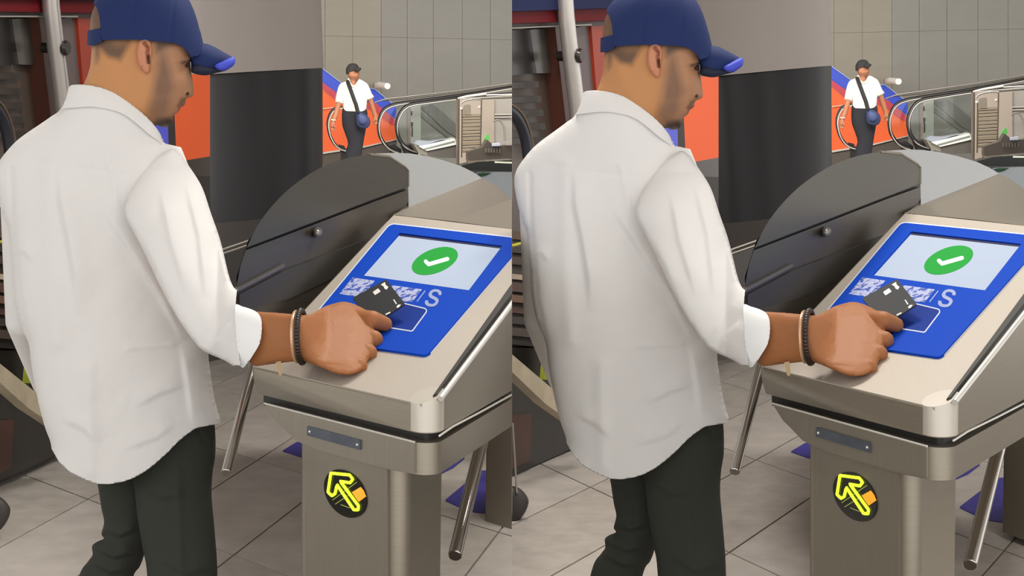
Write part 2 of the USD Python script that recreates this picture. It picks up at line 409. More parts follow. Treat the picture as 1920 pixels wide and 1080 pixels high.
c.add('base_ring', tilted(bs_, axis(400), 400, -0.13, -1), mat('brown_grey_base', (84, 77, 72), 0.6), smooth=40)
c.emit()

# ---- shop front along the left
A2 = np.array([0.332, 0.943, 0]); LW = vertical(np.array([-1.03, 6.83, 0]), A2)
BROWN = mat('dark_brown_glazing', (84, 71, 63), 0.3, grain=0.08, scale=(1, 1, 6))
w = Thing('wall_left', kind='structure', clip=True)
w.add('back_panel', slab([(-120, -220), (344, -220), (344, 140), (391, 140), (391, 560), (300, 700), (104, 856), (-120, 960)], LW, 0.05, -0.02), BROWN)
w.add('fascia', slab([(-120, -220), (330, -220), (330, 4), (-120, 8)], LW, 0.10, 0.10), mat('navy_fascia', (28, 35, 76), 0.6, spec=0.2))
w.add('fascia', slab([(-120, 8.5), (330, 4.5), (330, 28), (-120, 31)], LW, 0.08, 0.08), mat('crimson_fascia', (104, 20, 28), 0.6, spec=0.2))
w.add('lintel', slab([(-120, 31.5), (330, 28.5), (330, 37), (-120, 41)], LW, 0.05, 0.05), mat('taupe_lintel', (86, 74, 68), 0.5))
w.add('lintel_strip', slab([(-120, 40.5), (150, 34.5), (150, 37.5), (-120, 43)], LW, 0.07, 0.07), mat('pale_strip', (150, 145, 138), 0.4))
w.add('dark_pane', slab([(-120, 44), (29, 43), (42, 127), (-120, 139)], LW, 0.02, 0.012), mat('black_pane', (34, 31, 30), 0.2))
w.add('grey_pane', slab([(30, 43), (80, 40), (96, 128), (43, 127)], LW, 0.015, 0.008), mat('smoky_pane', (76, 72, 67), 0.25, grain=0.1, scale=(2, 2, 2)))
for i, (xa, xb, y) in enumerate([(-40, 48, 149), (-40, 53, 177), (-40, 57, 203.5), (-40, 61, 230), (-40, 64, 257)]):
    w.add('vent_slot', slab([(xa, y - 5 + 1), (xb - 1, y - 6.5), (xb + .5, y + 5.5), (xa, y + 7)], LW, 0.01, 0.006), mat('vent_slot_dark', (58, 51, 47), 0.4))
w.add('side_panel', slab([(117, 41), (150, 36), (163, 150), (166, 260), (128, 260)], LW, 0.03, 0.03), mat('mauve_grey_panel', (104, 92, 92), 0.45))
w.add('side_panel', slab([(163, 150), (176, 150), (330, 330), (391, 330), (391, 560), (240, 560), (166, 262)], LW, 0.03, 0.01), mat('dark_side_panel', (58, 50, 47), 0.5))
w.add('red_strip', slab([(149, 38), (176, 36), (186, 260), (171, 260), (158, 150)], LW, 0.03, 0.045), mat('brick_red_panel', (166, 58, 34), 0.45))
for i, (y, hgt, colr) in enumerate([(440, 16, (98, 78, 62)), (468, 12, (66, 58, 52)), (489, 14, (76, 62, 54)), (520, 10, (196, 178, 160)), (540, 18, (88, 66, 56)), (562, 14, (112, 84, 70)), (584, 12, (96, 66, 58)), (604, 14, (60, 52, 48)), (626, 16, (74, 62, 55)), (646, 10, (52, 46, 42))]):
    w.add('shelf_board', slab([(-60, y - hgt / 2 - 8), (120, y - hgt / 2 + 10), (120, y + hgt / 2 + 10), (-60, y + hgt / 2 - 8)], LW, 0.06, 0.03 + 0.012 * (i % 3)), mat('board_%d' % i, colr, 0.6, grain=0.15, scale=(3, 3, 14)))
w.add('kick_panel', slab([(-120, 655), (160, 655), (160, 838), (104, 852), (-120, 955)], LW, 0.03, 0.02), mat('black_kick_panel', (40, 37, 34), 0.25, grain=0.15, scale=(3, 3, 3)))
w.add('kick_panel', slab([(-60, 792), (34, 782), (30, 872), (-60, 918)], LW, 0.02, 0.035), mat('oxblood_panel', (74, 42, 32), 0.3))
w.emit()

# ---- door pole of the shop front
d = Thing('door_1', kind='structure', clip=True)
pd = lambda x, y, o=0.12: LW.at(x, y, o)
r0 = 15.5 * LW.depth(100., 100.) / K
d.add('pole', tube([pd(95, -60), pd(101, 20), pd(110, 100), pd(121, 190), pd(131, 290)], r0, 28), mat('satin_pole_steel', (205, 200, 196), 0.32, 0.6))
d.add('jamb', slab([(68, -60), (81, -60), (122, 290), (108, 290)], LW, 0.08, 0.05), mat('rust_brown_jamb', (92, 54, 42), 0.4))
for x, y in ((127, 95),):
    kb = LW.at(x, y, 0.16); n = LW.n
    d.add('handle_knob', tube([kb - n * .10, kb - n * .02, kb, kb + n * .012], np.array([9, 9, 13.5, 11]) * 7.5 / K, 28), mat('dark_bronze', (70, 64, 60), 0.25, 0.7))
d.emit()
# ------------------------------------------------------------------ the turnstile
ZL = float(P(795., 768., 3.05)[2])
A0 = Pz(466., 690., ZL); B1 = Pz(790., 767., ZL)
fdir = (B1 - A0); fdir[2] = 0; fdir /= np.linalg.norm(fdir)
S1 = Pz(822., 825., float(P(822., 825., 3.0)[2])); 
Zg = 1.6 - 0.7
s_a, s_b = Pz(822., 825., Zg + .0), Pz(960., 745., Zg + .0)
gdir = (s_b - s_a); gdir /= np.linalg.norm(gdir)
FRONT = vertical(A0, fdir)
SIDE = vertical(FRONT.at(800., 790.) + fdir * 0.016, gdir)
def isect_xy(p, d, q, e):
    M = np.array([[d[0], -e[0]], [d[1], -e[1]]]); t = np.linalg.solve(M, (q - p)[:2]); return p + t[0] * d
CORNER = isect_xy(A0, fdir, SIDE.p, gdir)
# console top: a sloping plane through the lip and the upper left corner
sT = 1.67
TL = None
best = None
for s in np.linspace(0.8, 3.2, 400):          # the upper left corner lies on the left side of the cabinet, straight behind the lip's left end
    q = A0 + gdir * s
    x, _, dd = pix(np.array([q[0], q[1], 1.3]))
    if best is None or abs(x - 735) < best[0]: best = (abs(x - 735), s, dd)
TL = P(735., 400., best[2])
TOP = plane3(A0, B1, TL)
print('console: lip z %.3f corner %s back z %.3f depth %.2f' % (ZL, CORNER, TL[2], best[2]))
DEEP = TOP.at(1060., 437.)
farS = SIDE.at(1064., 600.)
LEFTP = vertical(A0, gdir)
def xy(p): return (float(p[0]), float(p[1]))
back_s = 2.55
body_xy = Polygon([xy(A0), xy(CORNER), xy(TOP.at(1045., 436.)), xy(TL)])
body_r = body_xy.buffer(-0.03, quad_segs=10).buffer(0.03, quad_segs=10)
zc0 = float(FRONT.at(792., 820.)[2])
print('console bottom z', zc0)
def below(plane, m, off=0.0):
    n = -plane.n if plane.n[2] > 0 else plane.n
    return m.trim_by_plane(tuple(n), float(n @ plane.p) + off)
t = Thing('turnstile', 'brushed steel ticket turnstile with blue card reader, by the man in the {side} half', 'turnstile', 'turnstiles with card readers', clip=True)
console = below(TOP, column_xy(body_r, zc0, 1.75)) ^ extrude_uv(Polygon([(464, 100), (1300, 100), (1300, 1000), (560, 780), (480, 741), (466, 692)]), lambda v, k: FRONT.at(v[:, 0], v[:, 1]) + gdir * (4.5 if k else -0.4))
con = t.add('console', console, STEEL)
# the top sheet with its lit tone painted in, the right edge gutter and the trim along it
t.add('top_sheet', slab([(470, 687), (788, 762), (808, 752), (815, 744), (1043, 436), (736, 401)], TOP, 0.006, 0.0035), STEEL_LIT, con)
t.add('edge_gutter', slab([(811, 746), (819, 742), (966, 548), (1046, 436), (1037, 436), (957, 541)], TOP, 0.012, 0.0075), GASKET, con)
edge = [TOP.at(x, y, 0.003) for x, y in ((826, 752), (900, 655), (975, 556), (1058, 446))]
t.add('edge_trim', tube(edge, [.0055, .0055, .0055, .0055], 16), TRIM, con)
t.add('corner_trim', m3.Manifold.batch_hull([ball(TOP.at(805, 752, -0.012), 0.014, 2), ball(TOP.at(818, 748, -0.014), 0.014, 2), ball(TOP.at(790, 758, -.012), 0.010, 2)]), TRIM, con)
cy = CORNER + (gdir - fdir) / np.linalg.norm(gdir - fdir) * 0.0
cc = body_xy.buffer(-0.03).exterior
cpt = min(cc.coords, key=lambda q: (q[0] - CORNER[0]) ** 2 + (q[1] - CORNER[1]) ** 2)
t.add('corner_post', below(TOP, column_xy(Point(cpt).buffer(0.0315, quad_segs=12), zc0 + .002, 1.5), -0.004), mat('bright_corner_steel', (212, 205, 194), 0.35, 0.45), con)
# the gap under the console and the lower housing
inner = body_r.buffer(-0.022)
zh = float(FRONT.at(775., 834.)[2])
t.add('seal', column_xy(inner, zh - 0.01, zc0 + 0.01), GASKET)
hous_xy = Polygon([xy(A0), xy(CORNER), xy(CORNER + gdir * 3.1), xy(A0 + gdir * 3.1)]).buffer(-0.03, quad_segs=10).buffer(0.03, quad_segs=10)
hprofile = [(491, 757), (640, 797), (775, 833), (905, 866), (905, 940), (822, 908), (773, 895), (726, 886), (640, 862), (590, 846), (560, 833), (548, 827), (531, 809), (511, 789)]
big = slab(hprofile, FRONT, 4.0, 0.3, along=None)
hz = extrude_uv(Polygon(hprofile), lambda v, k: FRONT.at(v[:, 0], v[:, 1]) + (gdir * (4.5 if k else -0.4)))
housing = column_xy(hous_xy, zh - 0.35, zh + 0.0) ^ hz
hs = t.add('lower_housing', housing, STEEL)
t.add('front_plate', slab([(492, 759), (775, 836), (775, 893), (726, 884), (640, 860), (590, 844), (560, 831), (549, 825), (532, 807), (512, 788)], FRONT, 0.012, 0.004), mat('front_plate_steel', (150, 143, 130), 0.4, 0.65, grain=0.05, scale=(200, 200, 6)), hs)
t.add('housing_highlight', tube([FRONT.at(x, y, 0.004) for x, y in ((492, 757.5), (640, 797.5), (776, 834.5))], 0.0022, 8), TRIM, hs)  # pale tube standing for the highlight along the groove
t.add('housing_highlight', tube([SIDE.at(x, y, 0.003) for x, y in ((824, 823), (849, 806), (900, 780), (1000, 726), (1060, 694))], 0.0022, 8), TRIM, hs)  # the side groove's highlight, again a pale tube
sp_ = t.add('slot_plate', slab(rounded([(572, 801), (671.5, 829), (671.5, 848), (572, 819)], 1.2), FRONT, 0.01, 0.008), mat('blue_grey_slot', (96, 102, 114), 0.3, 0.5, grain=0.15, scale=(30, 30, 30)), hs)
for x, y in ((577, 812), (667, 838)):
    t.add('rivet', ball(FRONT.at(x, y, 0.008), 0.003, 1), TRIM, sp_)
# pedestal
pf = -0.010
q0 = FRONT.at(559., 850., pf); q1 = FRONT.at(748., 900., pf)
SIDE2 = vertical(q1 + fdir * 0.012, gdir)
c1 = isect_xy(q0, fdir, SIDE2.p, gdir); c2 = SIDE2.at(830., 950.)
ped_xy = Polygon([xy(q0), xy(c1), xy(c2), xy(c2 - fdir * (np.linalg.norm(c1 - q0)))])
ped = t.add('pedestal', column_xy(ped_xy.buffer(-0.022, quad_segs=10).buffer(0.022, quad_segs=10), 0.0, zh - 0.03), STEEL)
PF = Plane(FRONT.p - FRONT.n * 0.010, FRONT.n)
t.add('door_panel', slab([(566, 834), (724, 886), (727, 1560), (574, 1520)], PF, 0.008, 0.004), mat('pedestal_panel', (144, 137, 124), 0.4, 0.65, grain=0.05, scale=(200, 200, 6)), ped)
# lit arrow
Sg = np.array([[40.3 ** 2, 600.], [600., 46.3 ** 2]]); Lc = np.linalg.cholesky(Sg)
th = np.linspace(0, 2 * np.pi, 48, endpoint=False)
ell = (Lc @ np.array([np.cos(th), np.sin(th)])).T + [644, 930.5]
dk = t.add('arrow_light', slab(ell, PF, 0.008, 0.0065), mat('black_sign_glass', (24, 24, 20), 0.15), label='round black light with a yellow-green neon arrow')
def ar(x, y, o=0.0085): return PF.at(580 + x / 7.714, 860 + y / 7.714, o)
NEON = mat('neon_yellow_green', (205, 232, 50), 0.4, emit=0.95)
outline = [(285, 240), (560, 272), (606, 335), (565, 388), (425, 362), (480, 440), (690, 728), (682, 785), (622, 785), (375, 412), (345, 545), (300, 572), (243, 518), (285, 240)]
pth = []
for (xa, ya), (xb, yb) in zip(outline, outline[1:]):
    for s in np.linspace(0, 1, 5, endpoint=False): pth.append(ar(xa + (xb - xa) * s, ya + (yb - ya) * s))
pth.append(pth[0]); t.add('neon_tube', tube(pth, 0.0032, 8), NEON, dk, smooth=60)
t.add('orange_glow', slab([(580 + x / 7.714, 860 + y / 7.714) for x, y in ((590, 525), (715, 452), (760, 510), (792, 592), (690, 668), (640, 600))], PF, 0.002, 0.0078), mat('orange_lamp', (250, 150, 36), 0.4, emit=0.8, grain=0.3, scale=(60, 60, 60)), dk)
for xa, ya, xb, yb in ((310, 635, 665, 378), (350, 695, 540, 570), (430, 705, 560, 755)):
    t.add('light_streak', tube([ar(xa, ya, .008), ar(xb, yb, .008)], 0.0006, 6), mat('pale_streak', (170, 180, 90), 0.4, emit=0.5), dk)
# blue reader panel with its screen
BLUE = mat('reader_blue', (8, 68, 184), 0.6, spec=0.08)
def round_px(pts, r): return Polygon(pts).buffer(-r, quad_segs=8).buffer(r, quad_segs=8)
scr = [(748, 436), (943.5, 459.5), (880, 543), (678.6, 515)]
bz = round_px([(730, 418), (992, 446), (800, 668.5), (553, 633)], 17)
hole = Polygon(scr)
bez_frame = t.add('reader_panel', slab(bz.difference(hole.buffer(1.2)), TOP, 0.006, 0.0085), BLUE, label='blue card reader panel around the screen')
t.add('panel_edge', slab(bz.buffer(2.2).difference(bz.buffer(.2)), TOP, 0.005, 0.0058), mat('pale_blue_rim', (214, 220, 236), 0.5), bez_frame)
sc = t.add('screen', slab(hole.buffer(1.1), TOP, 0.002, 0.0045), mat('lit_screen', (140, 150, 166), 0.7, spec=0.1, emit=0.85), label='lit pale screen showing a green tick')
t.add('screen_shade', slab(Polygon([(744, 433), (949, 457.5), (943.5, 463.5), (747, 440)]), TOP, 0.0008, 0.0056), mat('painted_screen_shade', (36, 30, 72), 0.4), sc)  # shade under the top edge of the sunk screen, painted as a strip
ce = np.array([np.array([815, 488]) + np.cos(a) * np.array([42, -4]) + np.sin(a) * np.array([14, -26.5]) for a in th])
t.add('green_disc', slab(ce, TOP, 0.0008, 0.0052), mat('green_icon', (34, 140, 54), 0.7, spec=0.1, emit=0.35), sc)
tick = LineString([(797.5, 489), (803, 494.5), (839, 484)]).buffer(3.6, cap_style=1, join_style=1)
t.add('tick_mark', slab(tick, TOP, 0.0008, 0.0058), mat('white_icon', (230, 240, 230), 0.4, emit=0.35), sc)
WHITE = mat('white_print', (200, 206, 226), 0.5)
LILAC = mat('lilac_print', (150, 162, 206), 0.5)
LOOKS['mottled_print'] = usdkit.material(stage, '/World/Looks/mottled_print', {
    'tc': ('texture_coordinate', {}), 'v': ('noise_texture', dict(scale=62.0, detail=3.0, roughness=0.6)),
    'r': ('rgb_ramp', dict(ramp=[(0.0, tuple(lin((40, 70, 170)))), (0.44, tuple(lin((48, 78, 172)))), (0.47, tuple(lin((172, 180, 216)))), (0.60, tuple(lin((182, 188, 218)))), (0.63, tuple(lin((90, 108, 190)))), (0.70, tuple(lin((176, 184, 216)))), (1.0, tuple(lin((180, 186, 218))))])),
    'p': ('principled_bsdf', dict(roughness=0.5))}, [('tc.object', 'v.vector'), ('v.fac', 'r.fac'), ('r.color', 'p.base_color')], surface='p.BSDF')
MOT = LOOKS['mottled_print']
for q in ([(633, 551), (658, 520), (700, 526), (686, 544), (676, 552), (664, 556)], [(722, 541), (735.5, 535), (790, 542.5), (775, 562), (771, 566), (756, 565.5), (748, 560)]):
    t.add('pale_print', slab(q, TOP, 0.0006, 0.0090), MOT, bez_frame)
t.add('bar_print', slab(LineString([(796, 545.5), (781, 565)]).buffer(0.9), TOP, 0.0006, 0.0090), LILAC, bez_frame)
sm = meshkit.text_mesh('S', 1.0, 0.05, bold=True); sv = np.array(sm.vertices); sv[:, 0] -= sv[:, 0].min(); sv[:, 0] /= sv[:, 0].max(); sv[:, 1] /= sv[:, 1].max()
spx = np.c_[793 + 25 * sv[:, 0] + 14 * sv[:, 1], 572 + 4.2 * sv[:, 0] - 32 * sv[:, 1]]
S3 = np.array([TOP.at(a, b, 0.0086 + (0.0006 if z > .02 else 0)) for (a, b), z in zip(spx, sv[:, 2])])
t.add('letter', man(S3, sm.faces), LILAC, bez_frame, label='letter S')
cardp = round_px([(731, 563), (802.5, 580.5), (771.5, 622.5), (700, 611)], 5)
t.add('tap_zone', slab(cardp, TOP, 0.0006, 0.0088), mat('deep_blue_zone', (20, 52, 140), 0.6, spec=0.1), bez_frame)
t.add('tap_outline', slab(cardp.buffer(0.9).difference(cardp.buffer(-1.2)), TOP, 0.0008, 0.0094), WHITE, bez_frame)
# the upright wing behind the console, and the hood
WINGQ = P(763., 380., 4.42)
WING = vertical(P(763., 380., 4.42), gdir)
arc = smooth_open([(425, 640), (432, 570), (447, 500), (470, 440), (500, 393), (545, 347), (600, 311), (650, 293), (700, 284)], 8)
slitU = [(437, 478), (763, 351)]
up_poly = [tuple(p) for p in arc if p[1] < 472] + [(725, 289), (757, 309), (763, 314), (763, 346), (700, 370), (600, 409), (520, 440), (459, 464)]
lo_poly = [(457, 469), (520, 445), (600, 414), (700, 375), (764, 352), (764, 382), (742, 397), (700, 450), (560, 600), (520, 640), (436, 640), (436, 560), (447, 500)]
wg = t.add('wing_cover', slab(up_poly, WING, 0.06, 0.012, along=ray(560., 360.)), STEEL_SHADE, label='dark rounded upper cover of the side wing')
t.add('cover_edge', tube([WING.at(x, y, 0.010) for x, y in ((690, 286), (727, 290), (758, 310), (763, 316), (763, 347))], 0.004, 10), mat('taupe_edge', (128, 120, 108), 0.4, 0.4), wg)
lw = t.add('wing_base', slab(lo_poly, WING, 0.05, 0.004, along=ray(500., 420.)), mat('wing_shade_tint', (84, 78, 70), 0.42, 0.6, grain=0.06, scale=(6, 6, 200)))  # wing base: steel with its shade put into the colour
t.add('wing_core', slab([(440, 520), (462, 450), (505, 398), (550, 352), (605, 318), (652, 300), (700, 292), (757, 320), (760, 378), (700, 440), (600, 520), (520, 600), (445, 600)], WING, 0.03, -0.006, along=ray(560., 400.)), GASKET, lw)
t.add('lock_knob', m3.Manifold.batch_hull([ball(WING.at(591, 434.5, 0.008), 0.012, 2), ball(WING.at(591, 436, 0.02), 0.008, 2)]), mat('satin_knob', (150, 145, 138), 0.3, 0.7), lw)
t.add('wing_rib', slab([(444, 540), (530, 494), (530, 500), (444, 546)], WING, 0.01, 0.010), mat('rib_steel', (112, 106, 98), 0.4, 0.5), lw)
t.add('wing_shade', slab([(446, 552), (532, 506), (700, 442), (640, 512), (540, 560), (446, 584)], WING, 0.01, 0.008), mat('painted_wing_shade', (52, 49, 45), 0.5), lw)  # shading inside the wing, painted as a flat dark patch
HQ = [P(763., 312., 4.46), P(764., 384., 4.40), P(905., 330., 4.95)]
HP1 = plane3(*HQ)
back_dir = np.array([0.09, 1.0, -0.17])
h1 = [(700, 284), (740, 282), (768, 283), (800, 288), (830, 295), (865, 306), (890, 318), (906, 329), (765, 386), (763, 312), (757, 308)]
HP2 = plane3(P(764., 384., 4.40), P(905., 330., 4.95), P(960., 424., 4.55))
h2 = [(735, 400), (765, 386), (906, 329), (925, 339), (945, 353), (962, 367), (1000, 402), (1046, 445), (960, 426), (850, 412)]
t.add('hood', slab(h1, HP1, 1.1, 0.0, along=back_dir), HOOD_LIT, label='pale grey rounded hood')
t.add('hood_apron', slab(h2, HP2, 1.1, 0.0, along=back_dir), HOOD_WARM_LIGHT, label='warm grey lower face of the hood')
# tripod arms
for a, b, da, db, r in (((474, 676), (421, 888), 3.62, 3.40, 10.0), ((911, 812), (853.5, 1054), 3.95, 3.60, 13.6)):
    t.add('tripod_arm', bevel_tube(P(*map(float, a), da), P(*map(float, b), db), r * db / K, 28), CHROME, smooth=40)
# rear leg, with two unseen blocks added to shade the floor
t.add('added_shade_cabinet', column_xy(Polygon([(.03, 4.85), (.40, 4.6), (.66, 5.6), (.66, 6.9), (-.06, 6.9), (-.06, 5.9)]).buffer(-.03).buffer(.03), 0.73, 0.90), STEEL)  # unseen block, added and shaped to cast the floor shadow
t.add('added_shade_pedestal', column_xy(Polygon([(.20, 5.75), (.62, 5.75), (.62, 6.6), (.20, 6.6)]).buffer(-.03).buffer(.03), 0.0, 0.86), STEEL)  # unseen block, added to shade the floor left of the gate
r0_, r1_ = Pz(911., 991., 0.0), Pz(1012., 1026., 0.0)
e = np.array([gdir[0], gdir[1], 0]) * .5
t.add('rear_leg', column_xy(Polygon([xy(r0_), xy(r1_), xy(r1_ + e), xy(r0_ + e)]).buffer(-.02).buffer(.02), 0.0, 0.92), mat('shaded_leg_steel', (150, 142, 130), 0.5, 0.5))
t.emit()
# ------------------------------------------------------------------ the man at the turnstile
DH = 3.72
def hd(x, y): return DH + 0.0 * x
head_px = [(174, 92), (171, 60), (176, 25), (195, -6), (235, -27), (280, -32), (322, -20), (346, 4), (357, 40), (361, 80), (358, 104), (354.5, 118), (356, 133), (358.5, 149), (360.5, 165), (361.5, 175), (358, 181), (350, 184), (346, 188), (345.5, 195), (341, 199.5), (337, 202), (335, 207), (330, 213), (324, 217), (322.5, 226), (319, 234), (312, 238.5), (302, 239), (290, 236), (282, 250), (262, 240), (225, 240), (186, 226), (164, 198), (159, 168), (167, 144), (172, 124)]
def cone(px, py, r, a):
    return lambda x, y: a * np.exp(-(((x - px) ** 2 + (y - py) ** 2) / r ** 2))
face_relief = total(cone(345, 122, 9, -0.010), crease([(328, 114), (352, 110)], 5, 0.003), cone(335, 150, 16, 0.006), cone(350, 176, 5, 0.006), cone(352, 176, 1.8, -0.006),
                    crease([(330, 200), (345, 197)], 2.0, -0.004), crease([(296, 135), (282, 185), (290, 215)], 14, 0.006), crease([(200, 118), (215, 160), (250, 200)], 14, 0.003), cone(312, 232, 9, 0.004))
head = inflate(head_px, DH, 0.98, 2.4, relief=face_relief, curve=True, cap=80)
ear_px = [(267, 70.5), (260, 78), (256, 90), (255.3, 107), (259, 123), (266, 133), (274, 140), (279, 136), (281, 125), (283, 110), (284.5, 96), (282, 80), (276, 71.5)]
ear_rel = total(crease([(271, 84), (277, 92), (276, 101)], 3.4, -0.011), crease([(277, 106), (278, 118)], 3.0, -0.014), crease([(263, 82), (260, 104), (264, 124)], 3.2, 0.004))
ear = inflate(ear_px, 3.648, 0.8, 1.6, relief=ear_rel)
# hidden core of the body, right arm, hand, left arm and legs
core = inflate([(170, 260), (250, 260), (300, 330), (330, 420), (345, 600), (360, 780), (350, 850), (300, 870), (180, 870), (130, 830), (105, 700), (75, 560), (60, 420), (80, 330)], 3.78, 0.26, 10)
r_arm = chain([(290, 380, 3.73, 20), (360, 590, 3.57, 20), (400, 630, 3.53, 20), (490, 636, 3.385, 26)])
def dfore(x, y): return 3.40 - (x - 455) * 0.0008
def darm(x, y):
    k = np.clip((x - 555) / 60, 0, 1); k = k * k * (3 - 2 * k)
    return dfore(x, y) * (1 - k) + (3.262 + (705 - y) * 0.00175) * k
arm_px = [(456, 612), (470, 587), (488, 584.5), (531, 588), (556, 590), (578, 590), (601, 576.5), (624, 568.6), (642, 565.7), (660, 569.8), (677, 578), (688, 585), (696, 598), (700, 622), (699, 640), (695, 660), (688, 676), (679, 692), (664, 702), (646, 705.3), (624, 702), (596, 690), (570, 680), (552, 679), (523, 681.5), (488, 686), (470, 686), (456, 662)]
hand_rel = total(crease([(596, 606), (640, 594), (664, 597)], 11, 0.003), crease([(595, 630), (650, 624)], 9, 0.002), crease([(595, 650), (640, 652)], 9, 0.002), cone(660, 592, 13, 0.003), cone(662, 620, 13, 0.003), cone(658, 648, 13, 0.003), cone(650, 676, 13, 0.003), crease([(666, 607), (702, 616)], 4.5, -0.0015), crease([(664, 641), (702, 649)], 4.5, -0.0015), crease([(660, 667), (692, 675)], 4.5, -0.0015), crease([(566, 590), (574, 635), (566, 680)], 10, -0.002))
palm = inflate(arm_px, darm, 0.80, 3.0, relief=hand_rel, cap=56)
fing = [chain([(656, 596, 3.475, 17), (696, 601, 3.425, 18), (719, 609, 3.44, 14.5), (722, 612, 3.47, 12)]),
        chain([(656, 624, 3.425, 16), (698, 638, 3.39, 18), (690, 645, 3.43, 15), (664, 640, 3.46, 13)]),
        chain([(652, 649, 3.372, 15), (688, 663, 3.342, 17), (680, 668, 3.38, 14), (654, 660, 3.41, 12)]),
        chain([(646, 676, 3.318, 14), (671, 688, 3.295, 15.5), (664, 690, 3.33, 13), (640, 680, 3.36, 11)]),
        chain([(598, 610, 3.44, 20), (650, 596, 3.50, 15), (693, 592, 3.52, 11.5), (704, 586.5, 3.53, 9)])]
def soften(m, edge, it=8):
    m = m.simplify(0.0012).refine_to_length(edge); v, f = arr(m)
    tm = trimesh.Trimesh(v, f, process=True); trimesh.smoothing.filter_taubin(tm, 0.5, 0.52, it); return man(tm.vertices, tm.faces)
hand = soften(m3.Manifold.batch_boolean([palm] + fing, m3.OpType.Add), 0.005, 6)
l_arm = chain([(48, 340, 3.80, 34), (52, 580, 3.84, 30), (110, 720, 4.10, 26), (150, 740, 4.22, 24)])
l_hand = m3.Manifold.batch_boolean([chain([(150, 740, 4.22, 24), (172, 752, 4.26, 25)])] + [chain([(172, 742 + 8 * k, 4.26, 10), (196, 746 + 9 * k, 4.27, 9), (205, 760 + 9 * k, 4.25, 8)]) for k in range(4)] + [chain([(160, 740, 4.22, 11), (178, 728, 4.20, 9), (192, 730, 4.18, 8)])], m3.OpType.Add)
r_leg = chain([(325, 850, 3.79, 30), (338, 1180, 3.77, 28), (342, 1420, 3.76, 24), (345, 1490, 3.75, 24), (400, 1515, 3.70, 24)])
l_leg = chain([(232, 850, 3.86, 28), (226, 960, 3.87, 24), (205, 1130, 3.90, 22), (150, 1380, 3.98, 24), (140, 1440, 3.98, 24), (190, 1475, 3.95, 22)])
body = m3.Manifold.batch_boolean([head, ear, core, r_arm, hand, l_arm, l_hand, r_leg, l_leg], m3.OpType.Add)
S_HAND, S_NECK_LIT, S_FACE_SHADE, S_EAR = lin((160, 104, 64)), lin((192, 136, 88)), lin((172, 126, 94)), lin((196, 134, 104))  # face tone darkened for its shadow side, neck tone warmed as lit
HAIR, BEARD, LIP, DARK = lin((70, 60, 54)), lin((92, 74, 62)), lin((142, 92, 78)), lin((32, 22, 18))
masks = [(soft([(285, 70), (420, 60), (420, 260), (285, 260)], 14), S_FACE_SHADE, 1.0), (soft(ear_px, 3), S_EAR, 1.0),
         (soft([(165, -60), (400, -60), (368, 70), (330, 84), (304, 92), (293, 100), (290, 80), (250, 79), (240, 92), (226, 116), (205, 110), (190, 96), (186, 116), (182, 122), (180, 96), (165, 96)], 6), HAIR, 0.82),
         (soft([(292, 78), (304, 84), (312, 112), (320, 140), (324, 165), (318, 192), (312, 214), (326, 222), (324, 240), (300, 242), (272, 214), (280, 190), (286, 168), (292, 140), (297, 110)], 9), BEARD, 0.62),
         (soft([(295, 226), (312, 222), (325, 222), (324, 240), (300, 243), (284, 236)], 5), lin((44, 36, 32)), 0.85),
         (soft([(338, 184), (348, 184), (346, 191), (336, 197), (330, 201)], 2.5), BEARD, 0.75),
         (soft([(334, 197), (347, 191), (346, 199), (338, 203), (337, 209), (331, 208)], 1.5), LIP, 0.9),
         (soft([(337, 117), (352, 112.5), (362, 111), (362, 115), (350, 117), (338, 121)], 1.6), HAIR, 0.8),
         (soft([(343, 122), (356, 119), (356, 125), (346, 128)], 2.0), DARK, 0.75),
         (soft([(347, 174), (351, 172), (353, 176), (350, 180), (346.5, 178)], 1.0), DARK, 1.0),
         (soft([(268, 84), (279, 88), (279, 98), (272, 102), (276, 94)], 2), lin((120, 66, 48)), 0.7), (soft([(274, 104), (280, 106), (281, 122), (276, 121)], 1.5), DARK, 0.8),
         (soft([(430, 540), (800, 540), (800, 730), (430, 730)], 4), S_HAND, 1.0)]
def tone(v):
    x, y, d = pix(v); c = np.repeat(S_NECK_LIT[None], len(v), 0)
    n = meshkit.noise(v * 55) - 0.5
    for fn, col, a in masks:
        k = (fn(x, y) * a * np.where(a < 1, np.clip(1 + 0.5 * n, 0, 1), 1))[:, None]; c = c * (1 - k) + col * k
    return c
p = Thing('person', 'man in white shirt and navy cap tapping a card at the {side} turnstile', 'person', 'men in white shirts tapping cards')
p.add('body', body, SKIN, tone=tone)
# cap: a crown cut from a slightly larger skull, its strap and peak
skull = inflate([(168, 112), (167, 62), (173, 22), (185, -2), (205, -20), (240, -36), (282, -41), (322, -29), (346, -9), (359, 14), (368, 40), (376, 70), (380, 98), (372, 140), (330, 220), (230, 230), (180, 160)], DH, 1.04, 3.5, relief=total(crease([(262, -40), (250, 20), (246, 78)], 3, -0.0018), crease([(330, -24), (322, 30), (318, 78)], 3, -0.0018), lambda x, y: 0.0009 * np.sin(x * .09 + y * .05)), cap=92)
crown_px = [(178, 11), (160, -60), (420, -60), (366, 30), (371, 52), (378, 74), (381, 92), (372, 104), (357, 108), (350, 97), (341, 89), (326, 81.5), (300, 79), (285, 78.5), (256, 76.5), (220, 77), (191, 79), (190.5, 57), (188.5, 36), (184, 20)]
cp = p.add('cap', skull ^ prism(crown_px, 3.1, 4.4), NAVY, smooth=50)
p.add('cap_strap', skull ^ prism([(160, 62.5), (171, 61), (190, 56.5), (193, 83), (175, 89), (160, 90)], 3.1, 4.4), NAVY, cp, smooth=50)
p.add('strap_buckle', ball(P(173.5, 74., 3.70), 0.004, 1, (0.6, 1, 1.6)), TRIM, cp)
